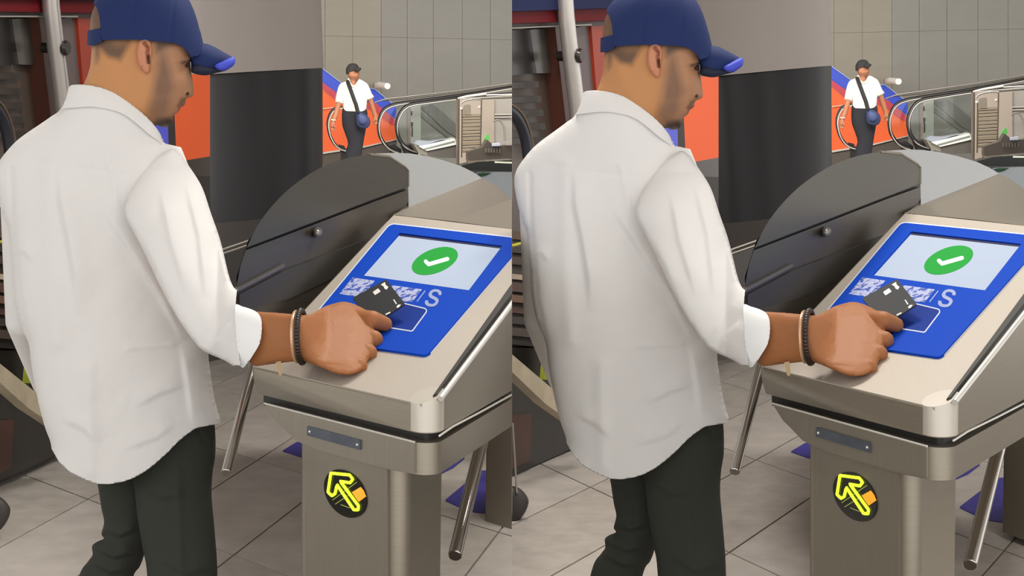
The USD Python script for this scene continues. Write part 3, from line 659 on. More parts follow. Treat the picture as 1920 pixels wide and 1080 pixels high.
p.add('crown_button', ball(P(275., -41., DH), 0.008, 2, (1, 1, .6)), NAVY, cp)
def dvis(x, y): return DH + (x - 375) * 0.0004
visor_px = [(350, 96), (366, 84), (384, 81.5), (401, 88), (418, 97.5), (431, 104.5), (437, 111), (434.5, 120), (421, 130), (402, 135.5), (385, 140), (371, 139.5), (357, 135), (356, 118)]
p.add('cap_peak', inflate(visor_px, dvis, 1.5, 2.2, cap=60), NAVY, cp, smooth=50)
under = [(357, 133), (360, 122), (372, 118), (385, 122), (400, 124), (412, 121), (424, 116), (434, 112), (437, 114), (434.5, 120.5), (421, 131), (402, 136.3), (385, 140.8), (371, 140.2), (357, 136)]
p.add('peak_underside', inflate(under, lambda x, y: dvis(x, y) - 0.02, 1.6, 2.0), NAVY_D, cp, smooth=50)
p.add('peak_rim', inflate([(399, 123), (414, 114), (425, 108), (434, 105), (438, 111), (435, 121), (421, 130.5), (409, 131)], lambda x, y: dvis(x, y) - 0.035, 1.4, 2.0), BRIM_LIGHT, cp, smooth=50, label='bright blue rim of the cap peak')  # rim coloured blue to carry the light on it
# eye
p.add('eye', ball(P(350.5, 122.5, 3.695), 0.0075, 2, (.7, 1, .6)), mat('dark_eye', (46, 34, 28), 0.2))
# trousers
def dR(x, y): return 3.77 - np.clip(y - 900, 0, 200) * 0.0002
tr_R = inflate([(225, 800), (250, 730), (320, 705), (385, 725), (399, 790), (401, 850), (396, 885), (394, 930), (400, 1000), (405, 1090), (403, 1300), (385, 1490), (300, 1490), (285, 1300), (276, 1085), (268, 1030), (258, 970), (250, 905)], dR, 0.72, 5,
               relief=total(crease([(366, 803), (382, 833), (398, 815)], 3, -0.006), step_fold([(262, 905), (300, 930), (350, 928)], 10, .006), crease([(330, 880), (335, 1000), (338, 1090)], 8, 0.004), step_fold([(290, 1040), (350, 1075), (400, 1060)], 12, .006)))
tr_L = inflate([(165, 800), (200, 740), (262, 740), (300, 830), (288, 980), (271, 1035), (262, 1060), (248, 1085), (225, 1200), (190, 1430), (110, 1420), (128, 1200), (150, 1080), (168, 1048), (176, 1036), (175, 1020), (184, 1012), (197, 1006), (192, 998), (197, 975), (192, 950), (185, 905), (172, 850)], 3.86, 0.80, 4,
               relief=total(step_fold([(192, 985), (225, 1000), (264, 985)], 8, .010), step_fold([(176, 1020), (215, 1040), (258, 1030)], 9, .012), step_fold([(168, 1045), (210, 1068), (250, 1062)], 9, .010)))
p.add('trousers', tr_R + tr_L, TROUS, smooth=60)
for a in (chain([(345, 1500, 3.76, 30), (352, 1522, 3.74, 26), (418, 1526, 3.66, 18)]), chain([(142, 1440, 4.02, 28), (150, 1462, 4.00, 24), (212, 1476, 3.94, 17)])):
    p.add('shoe', a, SOLE)
# shirt
def dT(x, y): return 3.74 + 0.0 * x
torso_px = [(100, 223), (119, 207), (136, 165), (170, 146), (225, 150), (285, 195), (330, 262), (352, 312), (372, 360), (385, 450), (388, 560), (388, 660), (392, 700), (398, 740), (405, 770), (412, 800), (420, 900), (410, 1040), (110, 1040), (97, 900), (102, 838), (90, 798), (80, 760), (72, 720), (66, 685), (61, 645), (50, 618), (42, 595), (36, 565), (33, 535), (31, 500), (27, 460), (24, 432), (14, 405), (5, 370), (0, 335), (5, 312), (22, 287), (45, 263), (85, 234)]
wob = lambda x, y: 0.004 * (meshkit.fbm(np.stack([x / 70 + y / 160, y / 120, 0 * x + 3.3], -1), 3) - 0.5) * 2
torso_rel = total(step_fold([(118, 300), (120, 380), (134, 450), (146, 520), (150, 590)], 13, .012), crease([(98, 300), (100, 500), (110, 640)], 16, 0.005), step_fold([(186, 378), (240, 460), (300, 555), (345, 640)], 11, .010),
                  crease([(30, 320), (32, 420), (44, 560), (60, 640)], 4, -0.007), step_fold([(36, 480), (52, 470), (66, 490)], 5, .004), crease([(205, 305), (222, 388)], 5, 0.003), step_fold([(340, 640), (352, 720), (362, 800)], 12, .008), step_fold([(118, 780), (160, 800), (190, 830)], 10, .005), step_fold([(250, 760), (300, 735), (345, 720)], 10, .005), step_fold([(230, 840), (290, 820), (330, 790)], 10, .004),
                  crease([(168, 690), (172, 880)], 14, 0.005), crease([(240, 652), (322, 646)], 4, 0.003), crease([(215, 208), (268, 236), (330, 290), (300, 300)], 3, -0.001), cone(205, 215, 120, 0.034), crease([(60, 300), (150, 318), (262, 330)], 3, -0.0015), wob)
torso = inflate(torso_px, dT, 0.52, 4.5, relief=torso_rel, cap=230)
hem_px = [(-60, 330), (60, 200), (122, 204), (172, 200), (208, 204), (234, 212), (257, 228), (280, 248), (298, 262), (310, 270), (440, 300), (440, 780), (405, 796), (385, 799), (365, 803), (349, 814), (330, 830), (312, 849), (290, 869), (270, 884), (250, 895), (228, 902), (205, 905.5), (183, 904), (160, 895), (135, 882), (115, 862), (102, 838), (60, 780), (-40, 700)]
torso = torso ^ prism(hem_px, 2.6, 5.0)
def dS(x, y): return 3.668 - np.clip(y - 320, 0, 400) * 0.00062 - np.maximum(0, x - 405) * 0.0016
slv_px = [(318, 280), (336, 289), (352, 311), (376, 350), (393, 400), (410, 450), (424, 508), (431, 531), (441, 544), (470, 553), (505, 560), (510, 640), (505, 712), (460, 702), (440, 690), (415, 675), (386, 662), (368, 648), (335, 602), (300, 538), (266, 465), (236, 405), (240, 372), (258, 338), (282, 305)]
slv_rel = total(step_fold([(300, 350), (318, 450), (352, 560)], 12, .008), step_fold([(345, 330), (372, 440), (385, 560)], 12, .007), step_fold([(262, 440), (292, 500), (312, 548)], 8, .006), step_fold([(440, 600), (410, 625), (392, 655)], 10, .012), crease([(402, 430), (424, 520)], 8, .005), step_fold([(430, 550), (400, 600), (375, 640)], 12, .007), wob)
sleeve = inflate(slv_px, dS, 0.68, 3.6, relief=slv_rel) ^ prism([(200, 250), (441, 543), (438.5, 576), (453, 579), (460, 600), (460, 670), (450, 686.5), (440, 684.5), (415, 676), (380, 668), (200, 600)] if False else [(150, 200), (460, 200), (441.5, 540), (439.5, 560), (438.5, 576), (440, 600), (442, 640), (446, 670), (448, 686.5), (440, 685), (415, 690), (150, 690)], 2.6, 4.6)
l_slv = chain([(48, 335, 3.80, 40), (56, 600, 3.85, 37), (100, 712, 4.08, 34)])
sh = p.add('shirt', m3.Manifold.batch_boolean([torso, sleeve, l_slv], m3.OpType.Add), SHIRT, smooth=60)
seam = [(333, 291), (303, 304), (280, 326), (260, 352), (244, 382), (233, 404)]
cuff = inflate([(400, 560), (441, 570), (470, 578), (490, 585), (505, 600), (505, 690), (462, 704), (430, 700), (400, 690)], lambda x, y: 3.40 - (x - 455) * 0.0008, 1.05, 4) ^ prism(smooth_closed([(437, 573), (452, 575), (470, 581), (481, 588.5), (487, 603), (487, 628), (482, 648), (470, 668), (455, 689), (446, 684), (441, 655), (438, 615)], 5), 2.6, 4.4)
p.add('cuff', cuff, CUFF, sh, smooth=50, label='crisp white turned-back cuff')
col_px = smooth_closed([(134, 166), (150, 162), (170, 163), (195, 168), (222, 180), (250, 200), (275, 221), (294, 243), (302, 258), (304, 276), (297, 266), (278, 252), (255, 232), (232, 216), (208, 208), (172, 203), (124, 207), (122, 203), (129, 185)], 5)
neck_big = inflate([(126, 172), (146, 140), (230, 130), (305, 205), (312, 260), (325, 340), (250, 380), (120, 350), (100, 250)], 3.725, 0.98, 4, cap=125)
p.add('collar', neck_big ^ prism(col_px, 2.6, 4.6), SHIRT, sh, smooth=50)
# bracelets
ax = P(556., 632., dfore(556, 632)); fd = P(575., 634., dfore(575, 634)) - P(535., 632., dfore(535, 632)); fd = RIGHT - 0.22 * FWD + 0.03 * UP; fd /= np.linalg.norm(fd)
e1 = np.cross(fd, -FWD); e1 /= np.linalg.norm(e1); e2 = np.cross(fd, e1)
rv, rh = 48.5 * 3.32 / K, 47.0 * 3.32 / K
def ring(off, k, r, tilt=0.0, n=40):
    a = np.linspace(0, 2 * np.pi, n + 1); return tube([ax + fd * (off + tilt * math.sin(t_)) + e1 * rv * k * math.sin(t_) + e2 * rh * k * math.cos(t_) for t_ in a], r, 10)
p.add('bangle', ring(-0.004, 0.985, 0.0032), mat('rose_gold_metal', (222, 176, 140), 0.3, 0.4), label='thin pale bangle')
bb = [ball(ax + fd * 0.006 + e1 * rv * 1.02 * math.sin(t_) + e2 * rh * 1.02 * math.cos(t_), 0.0058, 1) for t_ in np.linspace(0, 2 * np.pi, 46, endpoint=False)]
p.add('bead_bracelet', m3.Manifold.compose(bb), mat('dark_brown_beads', (38, 27, 24), 0.3), label='dark beaded bracelet')
p.add('bracelet_tag', slab([(513, 680), (523, 678), (526, 700), (523, 706), (519, 704)], Plane(P(518., 690., 3.32), -FWD), 0.004), mat('tan_leather', (176, 150, 110), 0.5))
p.emit()
# the card in his hand
CN = plane3(P(721.7, 525., 3.555), P(757., 571., 3.47), P(662., 560., 3.52))
c = Thing('payment_card', 'black payment card held over the reader by the man in the {side} half', 'card', 'black payment cards held over the readers')
cd = round_px([(721.5, 523.5), (758, 570.5), (700, 609), (657, 559)], 3.0)
k = c.add('card_body', slab(cd, CN, 0.0022), mat('black_card', (20, 21, 26), 0.5, spec=0.15))
c.add('chip', slab(round_px([(696, 547.5), (706.5, 540.5), (711.5, 546.5), (700.5, 553.5)], 1), CN, 0.0006, 0.0005), mat('silver_chip', (206, 204, 200), 0.3, 0.4), k)
WM = mat('white_card_print', (214, 214, 212), 0.5)
for q in ([(711.5, 533.5), (719.5, 528.5), (721, 534), (726, 538), (723, 543), (718.5, 541), (717, 537)], [(735, 562), (737, 561.5), (742.5, 570), (740, 570.5)], [(741.5, 575), (745, 571.5), (750, 571.5), (746.5, 576.5), (742.5, 578)], [(720, 589.5), (729, 585), (730, 587), (721.5, 591.5)]):
    c.add('mark', slab(q, CN, 0.0006, 0.0005), WM, k)
c.emit()

# ------------------------------------------------------------------ the passer-by at the escalators
DF = 28.0
def fp(pts): return [(590 + x / 4.908, 90 + y / 4.908) for x, y in pts]
def fi(pts, d, ratio, step=1.2, **kw): return inflate(fp(pts), d, ratio, step, **kw)
fhead = fi([(285, 170), (300, 135), (340, 125), (375, 138), (393, 170), (395, 200), (398, 222), (391, 232), (392, 252), (380, 272), (365, 280), (368, 330), (330, 345), (300, 320), (312, 272), (298, 245), (288, 215)], DF, 0.85)
flA = chain([(590 + x / 4.908, 90 + y / 4.908, d, r) for x, y, d, r in ((235, 355, DF, 5), (208, 480, DF - .02, 5.0), (172, 610, DF - .1, 4.8), (152, 660, DF - .12, 4.0))])
fhA = m3.Manifold.batch_boolean([chain([(590 + x / 4.908, 90 + y / 4.908, DF - .13, r) for x, y, r in ((152, 660, 4.2), (148, 700, 4.6))])] + [chain([(590 + (138 + 7 * k) / 4.908, 90 + 700 / 4.908, DF - .13, 1.7), (590 + (140 + 7 * k) / 4.908, 90 + 738 / 4.908, DF - .14, 1.4)]) for k in range(4)] + [chain([(590 + 160 / 4.908, 90 + 680 / 4.908, DF - .16, 1.7), (590 + 168 / 4.908, 90 + 712 / 4.908, DF - .18, 1.4)])], m3.OpType.Add)
frA = chain([(590 + x / 4.908, 90 + y / 4.908, d, r) for x, y, d, r in ((455, 355, DF, 5), (498, 445, DF + .05, 5.0), (535, 570, DF + .1, 4.6), (548, 610, DF + .1, 4.0))])
fhB = m3.Manifold.batch_boolean([chain([(590 + x / 4.908, 90 + y / 4.908, DF + .1, r) for x, y, r in ((546, 605, 4.0), (549, 635, 4.2))])] + [chain([(590 + (541 + 6 * k) / 4.908, 90 + 640 / 4.908, DF + .1, 1.6), (590 + (540 + 6 * k) / 4.908, 90 + 676 / 4.908, DF + .1, 1.3)]) for k in range(4)] + [chain([(590 + 540 / 4.908, 90 + 615 / 4.908, DF + .07, 1.6), (590 + 534 / 4.908, 90 + 648 / 4.908, DF + .06, 1.3)])], m3.OpType.Add)
fbody = m3.Manifold.batch_boolean([fhead, flA, fhA, frA, fhB, fi([(300, 300), (400, 300), (450, 420), (430, 620), (370, 700), (310, 700), (270, 600), (250, 400)], DF + .03, 0.3, 3)] + [chain([(590 + x / 4.908, 90 + y / 4.908, DF, r) for x, y, r in q]) for q in (((310, 640, 5), (315, 900, 4), (300, 1120, 4), (298, 1190, 4)), ((400, 640, 5), (380, 900, 4), (372, 1120, 4), (370, 1190, 4)))], m3.OpType.Add)
FS, FSD = lin((158, 104, 76)), lin((92, 60, 46))
def ftone(v):
    x, y, d = pix(v); c = np.repeat(FS[None], len(v), 0)
    fm = soft(fp([(300, 235), (345, 232), (392, 228), (392, 252), (372, 275), (330, 270)]), 2)(x, y)[:, None] * 0.55; c = c * (1 - fm) + lin((60, 40, 32)) * fm
    em = soft(fp([(340, 196), (395, 196), (395, 210), (340, 208)]), 1)(x, y)[:, None] * 0.6; c = c * (1 - em) + lin((40, 28, 24)) * em
    return c
g = Thing('person', 'passer-by in white polo shirt and black cap before the escalators, {side} half', 'person', 'passers-by in white polo shirts by the escalators')
g.add('body', fbody, SKIN, tone=ftone)
fk = fi([(272, 200), (274, 160), (300, 122), (342, 112), (378, 124), (392, 150), (396, 172), (380, 300), (290, 300)], DF, 0.95) ^ prism(fp([(250, 90), (420, 90), (420, 168), (392, 176), (345, 182), (302, 190), (292, 215), (250, 220)]), 25, 31)
hc = g.add('cap', fk, mat('black_cap_cloth', (30, 29, 30), 0.85), smooth=50)
g.add('cap_peak', fi([(345, 178), (372, 150), (412, 153), (413, 168), (400, 182), (378, 192)], DF - .09, 0.8), mat('black_cap_cloth', (30, 29, 30), 0.85), hc, smooth=50)
fsh = m3.Manifold.batch_boolean([fi([(298, 252), (345, 320), (392, 262), (448, 285), (478, 320), (486, 380), (470, 450), (460, 548), (440, 640), (250, 640), (245, 555), (240, 480), (215, 400), (218, 310), (280, 278)], DF, 0.60) ^ prism(fp([(100, 200), (600, 200), (600, 547), (376, 562), (244, 557), (100, 557)]), 25, 31),
     fi([(235, 300), (262, 330), (262, 400), (240, 492), (205, 486), (172, 472), (192, 365), (212, 315)], DF - .03, 1.3), fi([(440, 285), (470, 300), (492, 340), (512, 390), (531, 426), (470, 456), (452, 400), (436, 330)], DF + .02, 1.3)], m3.OpType.Add)
PS = mat('white_pique', (222, 216, 208), 0.85)
fs_ = g.add('polo_shirt', fsh, PS, smooth=60)
g.add('polo_collar', fi([(296, 252), (312, 290), (345, 318), (380, 285), (392, 260), (402, 275), (385, 318), (346, 338), (302, 312), (286, 275)], DF - .085, 0.8), PS, fs_, smooth=50)
g.add('trousers', m3.Manifold.batch_boolean([fi([(240, 540), (270, 500), (350, 490), (430, 500), (464, 540), (472, 600), (458, 720), (440, 820), (425, 920), (414, 1000), (405, 1180), (340, 1180), (262, 1180), (262, 1020), (275, 920), (290, 860), (268, 780), (240, 700), (234, 620)], DF, 0.62)], m3.OpType.Add), mat('black_trouser_cloth', (26, 27, 34), 0.85), smooth=60)
for x in (300, 372):
    g.add('shoe', chain([(590 + x / 4.908, 90 + 1188 / 4.908, DF, 5), (590 + (x + 22) / 4.908, 90 + 1196 / 4.908, DF - .15, 5)]), SOLE)
g.add('wristband', tube([P(590 + x / 4.908, 90 + y / 4.908, DF - .17) for x, y in ((134, 640), (155, 647), (176, 644))], 0.012, 8), mat('cream_band', (214, 196, 170), 0.5))
g.emit()
b = Thing('shoulder_bag', 'navy crossbody bag hanging at the hip of the passer-by in the {side} half', 'bag', 'navy crossbody bags')
bgm = b.add('pouch', fi([(374, 560), (420, 572), (468, 596), (498, 645), (486, 700), (440, 722), (388, 704), (368, 660)], DF - .22, 0.55), mat('navy_nylon', (34, 46, 84), 0.6), smooth=50)
b.add('flap', fi([(398, 590), (440, 596), (470, 630), (450, 676), (405, 672), (386, 630)], DF - .30, 0.4), mat('navy_nylon_light', (44, 58, 102), 0.6), bgm, smooth=50)
b.add('strap', tube([P(590 + x / 4.908, 90 + y / 4.908, d) for x, y, d in ((288, 282, DF - .1), (310, 345, DF - .24), (340, 430, DF - .29), (366, 500, DF - .28), (384, 572, DF - .27))], 0.032, 8), mat('black_webbing', (24, 24, 26), 0.7))
b.emit()
# ------------------------------------------------------------------ things along the shop front
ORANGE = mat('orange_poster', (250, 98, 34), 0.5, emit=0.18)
single('poster', slab([(176, 150), (391, 138), (391, 293), (345, 301), (176, 330)], LW, 0.03, 0.06), ORANGE, 'plain orange poster panel beside the round column, in the {side} half', 'poster', 'orange posters beside the columns', clip=True)
t = Thing('information_screen', 'blue lit screen under the chin of the man in the {side} half', 'screen', 'blue screens behind the men', clip=True)
fr_ = t.add('post', slab([(262, 214), (325, 205), (331, 330), (262, 330)], LW, 0.04, 0.13), mat('dark_post', (52, 40, 36), 0.5))
t.add('display', slab([(270, 220), (313, 214), (316, 330), (270, 330)], LW, 0.01, 0.137), mat('blue_display', (70, 76, 196), 0.4, emit=0.35), fr_)
for q in ([(297, 258), (301, 257), (303, 263), (299, 264)], [(299, 268), (306, 266), (308, 270), (301, 272)], [(302, 262), (305, 261), (305.5, 265), (303, 266)]):
    t.add('white_glyph', slab(q, LW, 0.005, 0.141), mat('white_glyph', (220, 220, 245), 0.5), fr_)
t.emit()
# round wheel-like arch at the left edge
ap = smooth_open([(-40, 190), (-12, 188), (8, 200), (22, 222), (31, 250), (36, 285), (37, 320), (36, 380)], 6)
t = Thing('arched_rail', 'dark arched rail with brown rim at the left edge of the {side} half', 'rail', 'dark arched rails', clip=True)
t.add('rail', tube([LW.at(x, y, 0.16) for x, y in ap - [9, -6]], 10 * 7 / K, 12), mat('blue_black_rail', (40, 43, 52), 0.4), smooth=50)
t.add('rim', tube([LW.at(x, y, 0.17) for x, y in ap + [1, -2]], 3.0 * 7 / K, 8), mat('brown_rim', (96, 78, 66), 0.4), smooth=50)
t.emit()
single('barrier_tape', tube([LW.at(x, y, .2) for x, y in smooth_open([(-60, 449), (-10, 458), (10, 455), (30, 452), (60, 455)], 6)], 2.8 * 7 / K, 8), mat('yellow_tape', (184, 178, 48), 0.6), 'yellow tape stretched left of the man in the {side} half', 'tape', 'yellow tapes', clip=True)
single('plank', slab([(-60, 632), (-4, 668), (120, 772), (120, 804), (60, 762), (-4, 702), (-60, 664)], LW, 0.05, 0.22), mat('weathered_plank', (186, 174, 150), 0.7, grain=0.2, scale=(8, 8, 8)), 'pale weathered diagonal plank left of the man in the {side} half', 'plank', 'pale diagonal planks', clip=True)
single('warning_strip', slab([(60, 690), (70, 650), (110, 650), (110, 718), (58, 716)], LW, 0.02, 0.12), mat('yellow_green_strip', (150, 160, 40), 0.6), 'yellow-green strip at the edge of the white shirt, in the {side} half', 'strip', 'yellow-green strips', clip=True)
# stanchion foot
dft = float(pix(Pz(10., 985., 0.0)[None])[2][0])
t = Thing('stanchion', 'black rubber stanchion foot on the tiles, lower left of the {side} half', 'stanchion', 'stanchions with black feet', clip=True)
ft = t.add('foot', inflate([(-60, 940), (-30, 925), (0, 922), (16, 930), (27, 945), (27, 958), (20, 974), (8, 988), (-6, 994), (-40, 1000), (-64, 975)], dft - .05, 0.6, 2.5), mat('black_rubber', (58, 54, 52), 0.55), smooth=60)
t.add('rod', tube([P(-3., 800., dft), P(5., 935., dft - .08)], 2.0 * dft / K, 8), mat('clear_rod', (150, 146, 140), 0.3, 0.3))
t.emit()
# floor stickers
STK = mat('violet_floor_sticker', (70, 64, 148), 0.6, spec=0.2)
def sticker(pts, label):
    for side in (-1, 1):
        q = ray(*np.array(pts, float).T) @ BAYS[side][:3, :3].T                    # lies flat on the one floor of both bays
        w = (EYE + q * (-H / q[:, 2])[:, None])[:, :2]
        g = rounded(w, 0.03).intersection(Polygon([(side * .001, 0), (side * 9, 0), (side * 9, 30), (side * .001, 30)]))
        v, f = arr(column_xy(g, 0.0008, 0.003)); base = np.array([*v.mean(0)[:2], 0.0])
        u = usdkit.mesh(stage, '/World/' + numbered('/World', 'floor_sticker'), trimesh.Trimesh(v - base, f, process=False), STK)
        u.AddTranslateOp().Set(Gf.Vec3d(*base)); u.GetPrim().SetCustomDataByKey('label', label.format(side=SIDE_WORD[side])); u.GetPrim().SetCustomDataByKey('category', 'sticker')
sticker([(525, 849), (556, 830), (640, 842), (610, 872), (558, 860)], 'violet floor sticker behind the left edge of the turnstile pedestal, in the {side} half')
sticker([(834, 948), (905, 890), (960, 898), (930, 976), (880, 970)], 'violet floor sticker behind the right tripod arm of the turnstile, in the {side} half')
sticker([(790, 893), (828, 868), (880, 862), (850, 886), (826, 897)], 'small violet floor sticker right under the turnstile housing, in the {side} half')
# low dark barrier with two white rails, beyond the wing
GB = vertical(P(443., 458., 10.0), gdir)
t = Thing('barrier_wall', 'low dark barrier wall with two thin white rails in the {side} half', 'barrier', 'low dark barrier walls')
t.add('panel', slab([(330, 512), (560, 424), (560, 640), (330, 692)], GB, 0.05), mat('graphite_panel', (66, 61, 58), 0.4))
for o, r in ((0, 1.5), (8, 1.3)):
    t.add('rail', tube([GB.at(x, y + o, .04) for x, y in ((330, 497.5), (415, 467), (475, 446), (560, 416))], r * 10 / K, 8), mat('white_rail', (226, 220, 208), 0.4))
t.emit()

# ------------------------------------------------------------------ escalators and the far side
def cr8(pts): return [(590 + x / 4.908, 90 + y / 4.908) for x, y in pts]
ESC = Plane(P(480, 150, 33.5), (0, -1, 0))
t = Thing('escalator_hoarding', 'orange hoarding with blue and red diagonal bands behind the escalators, in the {side} half', 'hoarding', 'orange and blue hoardings')
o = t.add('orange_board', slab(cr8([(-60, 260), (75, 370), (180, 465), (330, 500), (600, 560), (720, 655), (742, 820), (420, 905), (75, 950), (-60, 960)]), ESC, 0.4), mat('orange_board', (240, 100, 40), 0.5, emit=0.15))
t.add('red_band', slab(cr8([(-60, 200), (75, 310), (180, 385), (470, 470), (560, 485), (690, 600), (735, 640), (735, 690), (660, 650), (540, 545), (440, 520), (175, 455), (75, 365), (-60, 262)]), ESC, 0.1, 0.06), mat('red_band', (206, 62, 84), 0.5), o)
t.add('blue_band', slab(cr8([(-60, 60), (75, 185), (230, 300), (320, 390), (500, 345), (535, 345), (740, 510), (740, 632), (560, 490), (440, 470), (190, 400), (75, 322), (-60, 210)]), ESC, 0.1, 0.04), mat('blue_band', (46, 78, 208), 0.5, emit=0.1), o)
t.add('pale_edge', slab(cr8([(-60, 52), (75, 178), (230, 294), (230, 302), (75, 187), (-60, 62)]), ESC, 0.1, 0.08), mat('pale_blue_edge', (168, 190, 232), 0.5), o)
t.add('pale_edge', slab(cr8([(500, 343), (535, 340), (742, 508), (742, 516), (533, 349), (500, 350)]), ESC, 0.1, 0.08), mat('pale_blue_edge', (168, 190, 232), 0.5), o)
t.add('pale_edge', slab(cr8([(60, 535), (160, 522), (160, 532), (60, 548)]), ESC, 0.1, 0.08), mat('cream_edge', (232, 190, 160), 0.5), o)
t.add('skirting', slab(cr8([(60, 945), (420, 890), (745, 815), (745, 822), (420, 903), (60, 962)]), ESC, 0.1, 0.10), mat('white_skirting', (220, 214, 205), 0.5), o)
t.add('plinth', slab(cr8([(-60, 955), (420, 903), (745, 822), (745, 1230), (-60, 1230)]), ESC, 0.4, 0.02), mat('grey_plinth', (92, 84, 76), 0.5), o)
t.emit()
RUB = mat('black_handrail', (34, 31, 30), 0.3)
RAILM = mat('pale_steel_rail', (178, 174, 166), 0.3, 0.5)
GLASS = pane('clear_glass', (252, 254, 253), clear=1.0)
def esc_rail(name, label, pts, d, r, group, glass=None, foot=None, hl=True):
    t = Thing(name, label, 'handrail', group, clip=True)
    q = cr8(smooth_open(pts, 6))
    t.add('rubber_rail', tube([P(x, y, d) for x, y in q], r * d / K, 10), RUB, smooth=60)
    if hl: t.add('rail_highlight', tube([P(x + 1.3, y + 2.2, d - .02) for x, y in q], r * .42 * d / K, 8), mat('painted_rail_highlight', (206, 202, 196), 0.3, 0.3), smooth=60)  # pale tube painted in as the highlight on the rubber
    if glass: t.add('glass_panel', slab(cr8(glass), Plane(P(480, 150, d + .05), (0, -1, 0)), 0.03), GLASS)
    if foot: t.add('newel_base', slab(cr8(foot), Plane(P(480, 150, d - .1), (0, -1, 0)), 0.5), mat('black_newel', (30, 28, 28), 0.5))
    t.emit()
G_ = 'escalator handrails'
esc_rail('escalator_handrail', 'dark curved handrail end behind the legs of the passer-by, in the {side} half', [(240, 520), (160, 545), (118, 610), (105, 690), (125, 790), (170, 870), (225, 910), (285, 925)], 29.5, 3.0, G_, foot=[(215, 880), (262, 890), (275, 1010), (262, 1250), (240, 1250), (235, 960)])
esc_rail('escalator_handrail', 'curved escalator handrail end just right of the passer-by, in the {side} half', [(1900, 300), (1330, 398), (850, 468), (720, 492), (640, 530), (598, 590), (575, 680), (590, 790), (640, 870), (700, 915), (760, 935)], 30.5, 3.4, G_, foot=[(660, 880), (720, 862), (790, 910), (790, 1250), (720, 1250), (700, 940)],
         glass=[(1330, 420), (850, 480), (725, 505), (650, 540), (608, 600), (588, 680), (600, 780), (645, 855), (720, 900), (1000, 850), (1330, 780)])
esc_rail('escalator_handrail', 'tallest curved escalator handrail end, beside the light grey pillar in the {side} half', [(2150, 350), (1900, 372), (1590, 395), (1330, 420), (1000, 468), (880, 490), (810, 530), (762, 610), (745, 700), (765, 800), (810, 868), (870, 905), (930, 925)], 30.0, 4.0, G_, foot=[(800, 880), (880, 855), (945, 910), (945, 1250), (850, 1250), (830, 940)],
         glass=[(1330, 435), (1000, 485), (890, 505), (825, 545), (778, 620), (760, 700), (780, 790), (820, 850), (900, 890), (1330, 800)])
t = Thing('upper_rail', 'pair of straight pale steel rails above the escalators in the {side} half', 'rail', 'pale upper rails', clip=True)
for pts, r, m_ in (([(540, 475), (640, 440), (1330, 350), (1816, 272), (2200, 215)], 1.3, RAILM), ([(620, 452), (860, 430), (1330, 368), (1816, 290), (2200, 235)], 1.6, mat('grey_steel_rail', (118, 114, 108), 0.35, 0.5))):
    t.add('rail', tube([P(x, y, 31.5) for x, y in cr8(pts)], r * 31.5 / K, 8), m_, smooth=60)
t.emit()
PB = Plane(P(480, 150, 31.0), (0, -1, 0))
t = Thing('pillar', 'light grey pillar with black lettering behind the escalator glass, in the {side} half', 'pillar', 'light grey pillars', clip=True)
pl = t.add('shaft', slab(cr8([(880, 490), (972, 480), (972, 1240), (872, 1240)]), PB, 0.4), mat('light_grey_pillar', (184, 186, 180), 0.5))
for q in ([(880, 552), (890, 548), (892, 585), (886, 596), (878, 580)], [(880, 655), (898, 652), (900, 684), (893, 690), (897, 712), (896, 790), (884, 792), (886, 712), (880, 690)]):
    t.add('black_sign', slab(cr8(q), PB, 0.01, 0.012), mat('black_sign_paint', (36, 34, 34), 0.5), pl)
t.emit()
t = Thing('escalator_balustrade', 'grey sloping escalator side panel right of the light grey pillar, {side} half', 'escalator', 'grey escalator sides', clip=True)
PE = Plane(P(480, 150, 32.2), (0, -1, 0))
bp_ = t.add('panel', slab(cr8([(972, 480), (1330, 430), (1330, 1240), (972, 1240)]), PE, 0.3), mat('mid_grey_panel', (140, 140, 136), 0.45, 0.2))
t.add('side_shading', slab(cr8([(975, 500), (1080, 480), (1200, 570), (1330, 690), (1330, 800), (1220, 740), (1080, 610), (975, 520)]), PE, 0.1, 0.05), mat('painted_dark_shading', (112, 111, 108), 0.45, 0.2), bp_)  # diagonal dark shading painted as a darker panel
t.add('lower_shading', slab(cr8([(975, 560), (1090, 640), (1240, 770), (1230, 800), (1090, 690), (975, 600)]), PE, 0.1, 0.05), mat('painted_dark_shading', (112, 111, 108), 0.45, 0.2), bp_)  # lower diagonal of the same painted shading
t.emit()
PL = Plane(P(480, 150, 29.0), (0, -1, 0))
t = Thing('landing_plate', 'white topped landing step in front of the escalator, in the {side} half', 'step', 'white landing steps', clip=True)
t.add('riser', slab(cr8([(1030, 925), (1312, 852), (1312, 985), (1150, 985), (1035, 965)]), PL, 1.0), mat('dark_grey_riser', (88, 85, 80), 0.5))
t.add('side_face', slab(cr8([(905, 860), (1032, 925), (1035, 968), (950, 940)]), PL, 0.8), mat('taupe_side', (128, 122, 112), 0.5))
t.add('white_tread', slab(cr8([(950, 880), (1290, 800), (1315, 858), (1030, 922)]), PL, 0.5, 0.05), mat('mint_white_tread', (222, 230, 224), 0.4))
t.add('tread_strip', slab(cr8([(1000, 900), (1290, 822), (1294, 832), (1012, 908)]), PL, 0.05, 0.07), mat('tread_groove', (130, 134, 130), 0.5))
t.add('blue_grey_tread', slab(cr8([(905, 850), (940, 822), (1050, 830), (1200, 805), (1080, 845), (960, 878)]), PL, 0.3, 0.02), mat('blue_grey_tread', (150, 158, 170), 0.4))
t.emit()
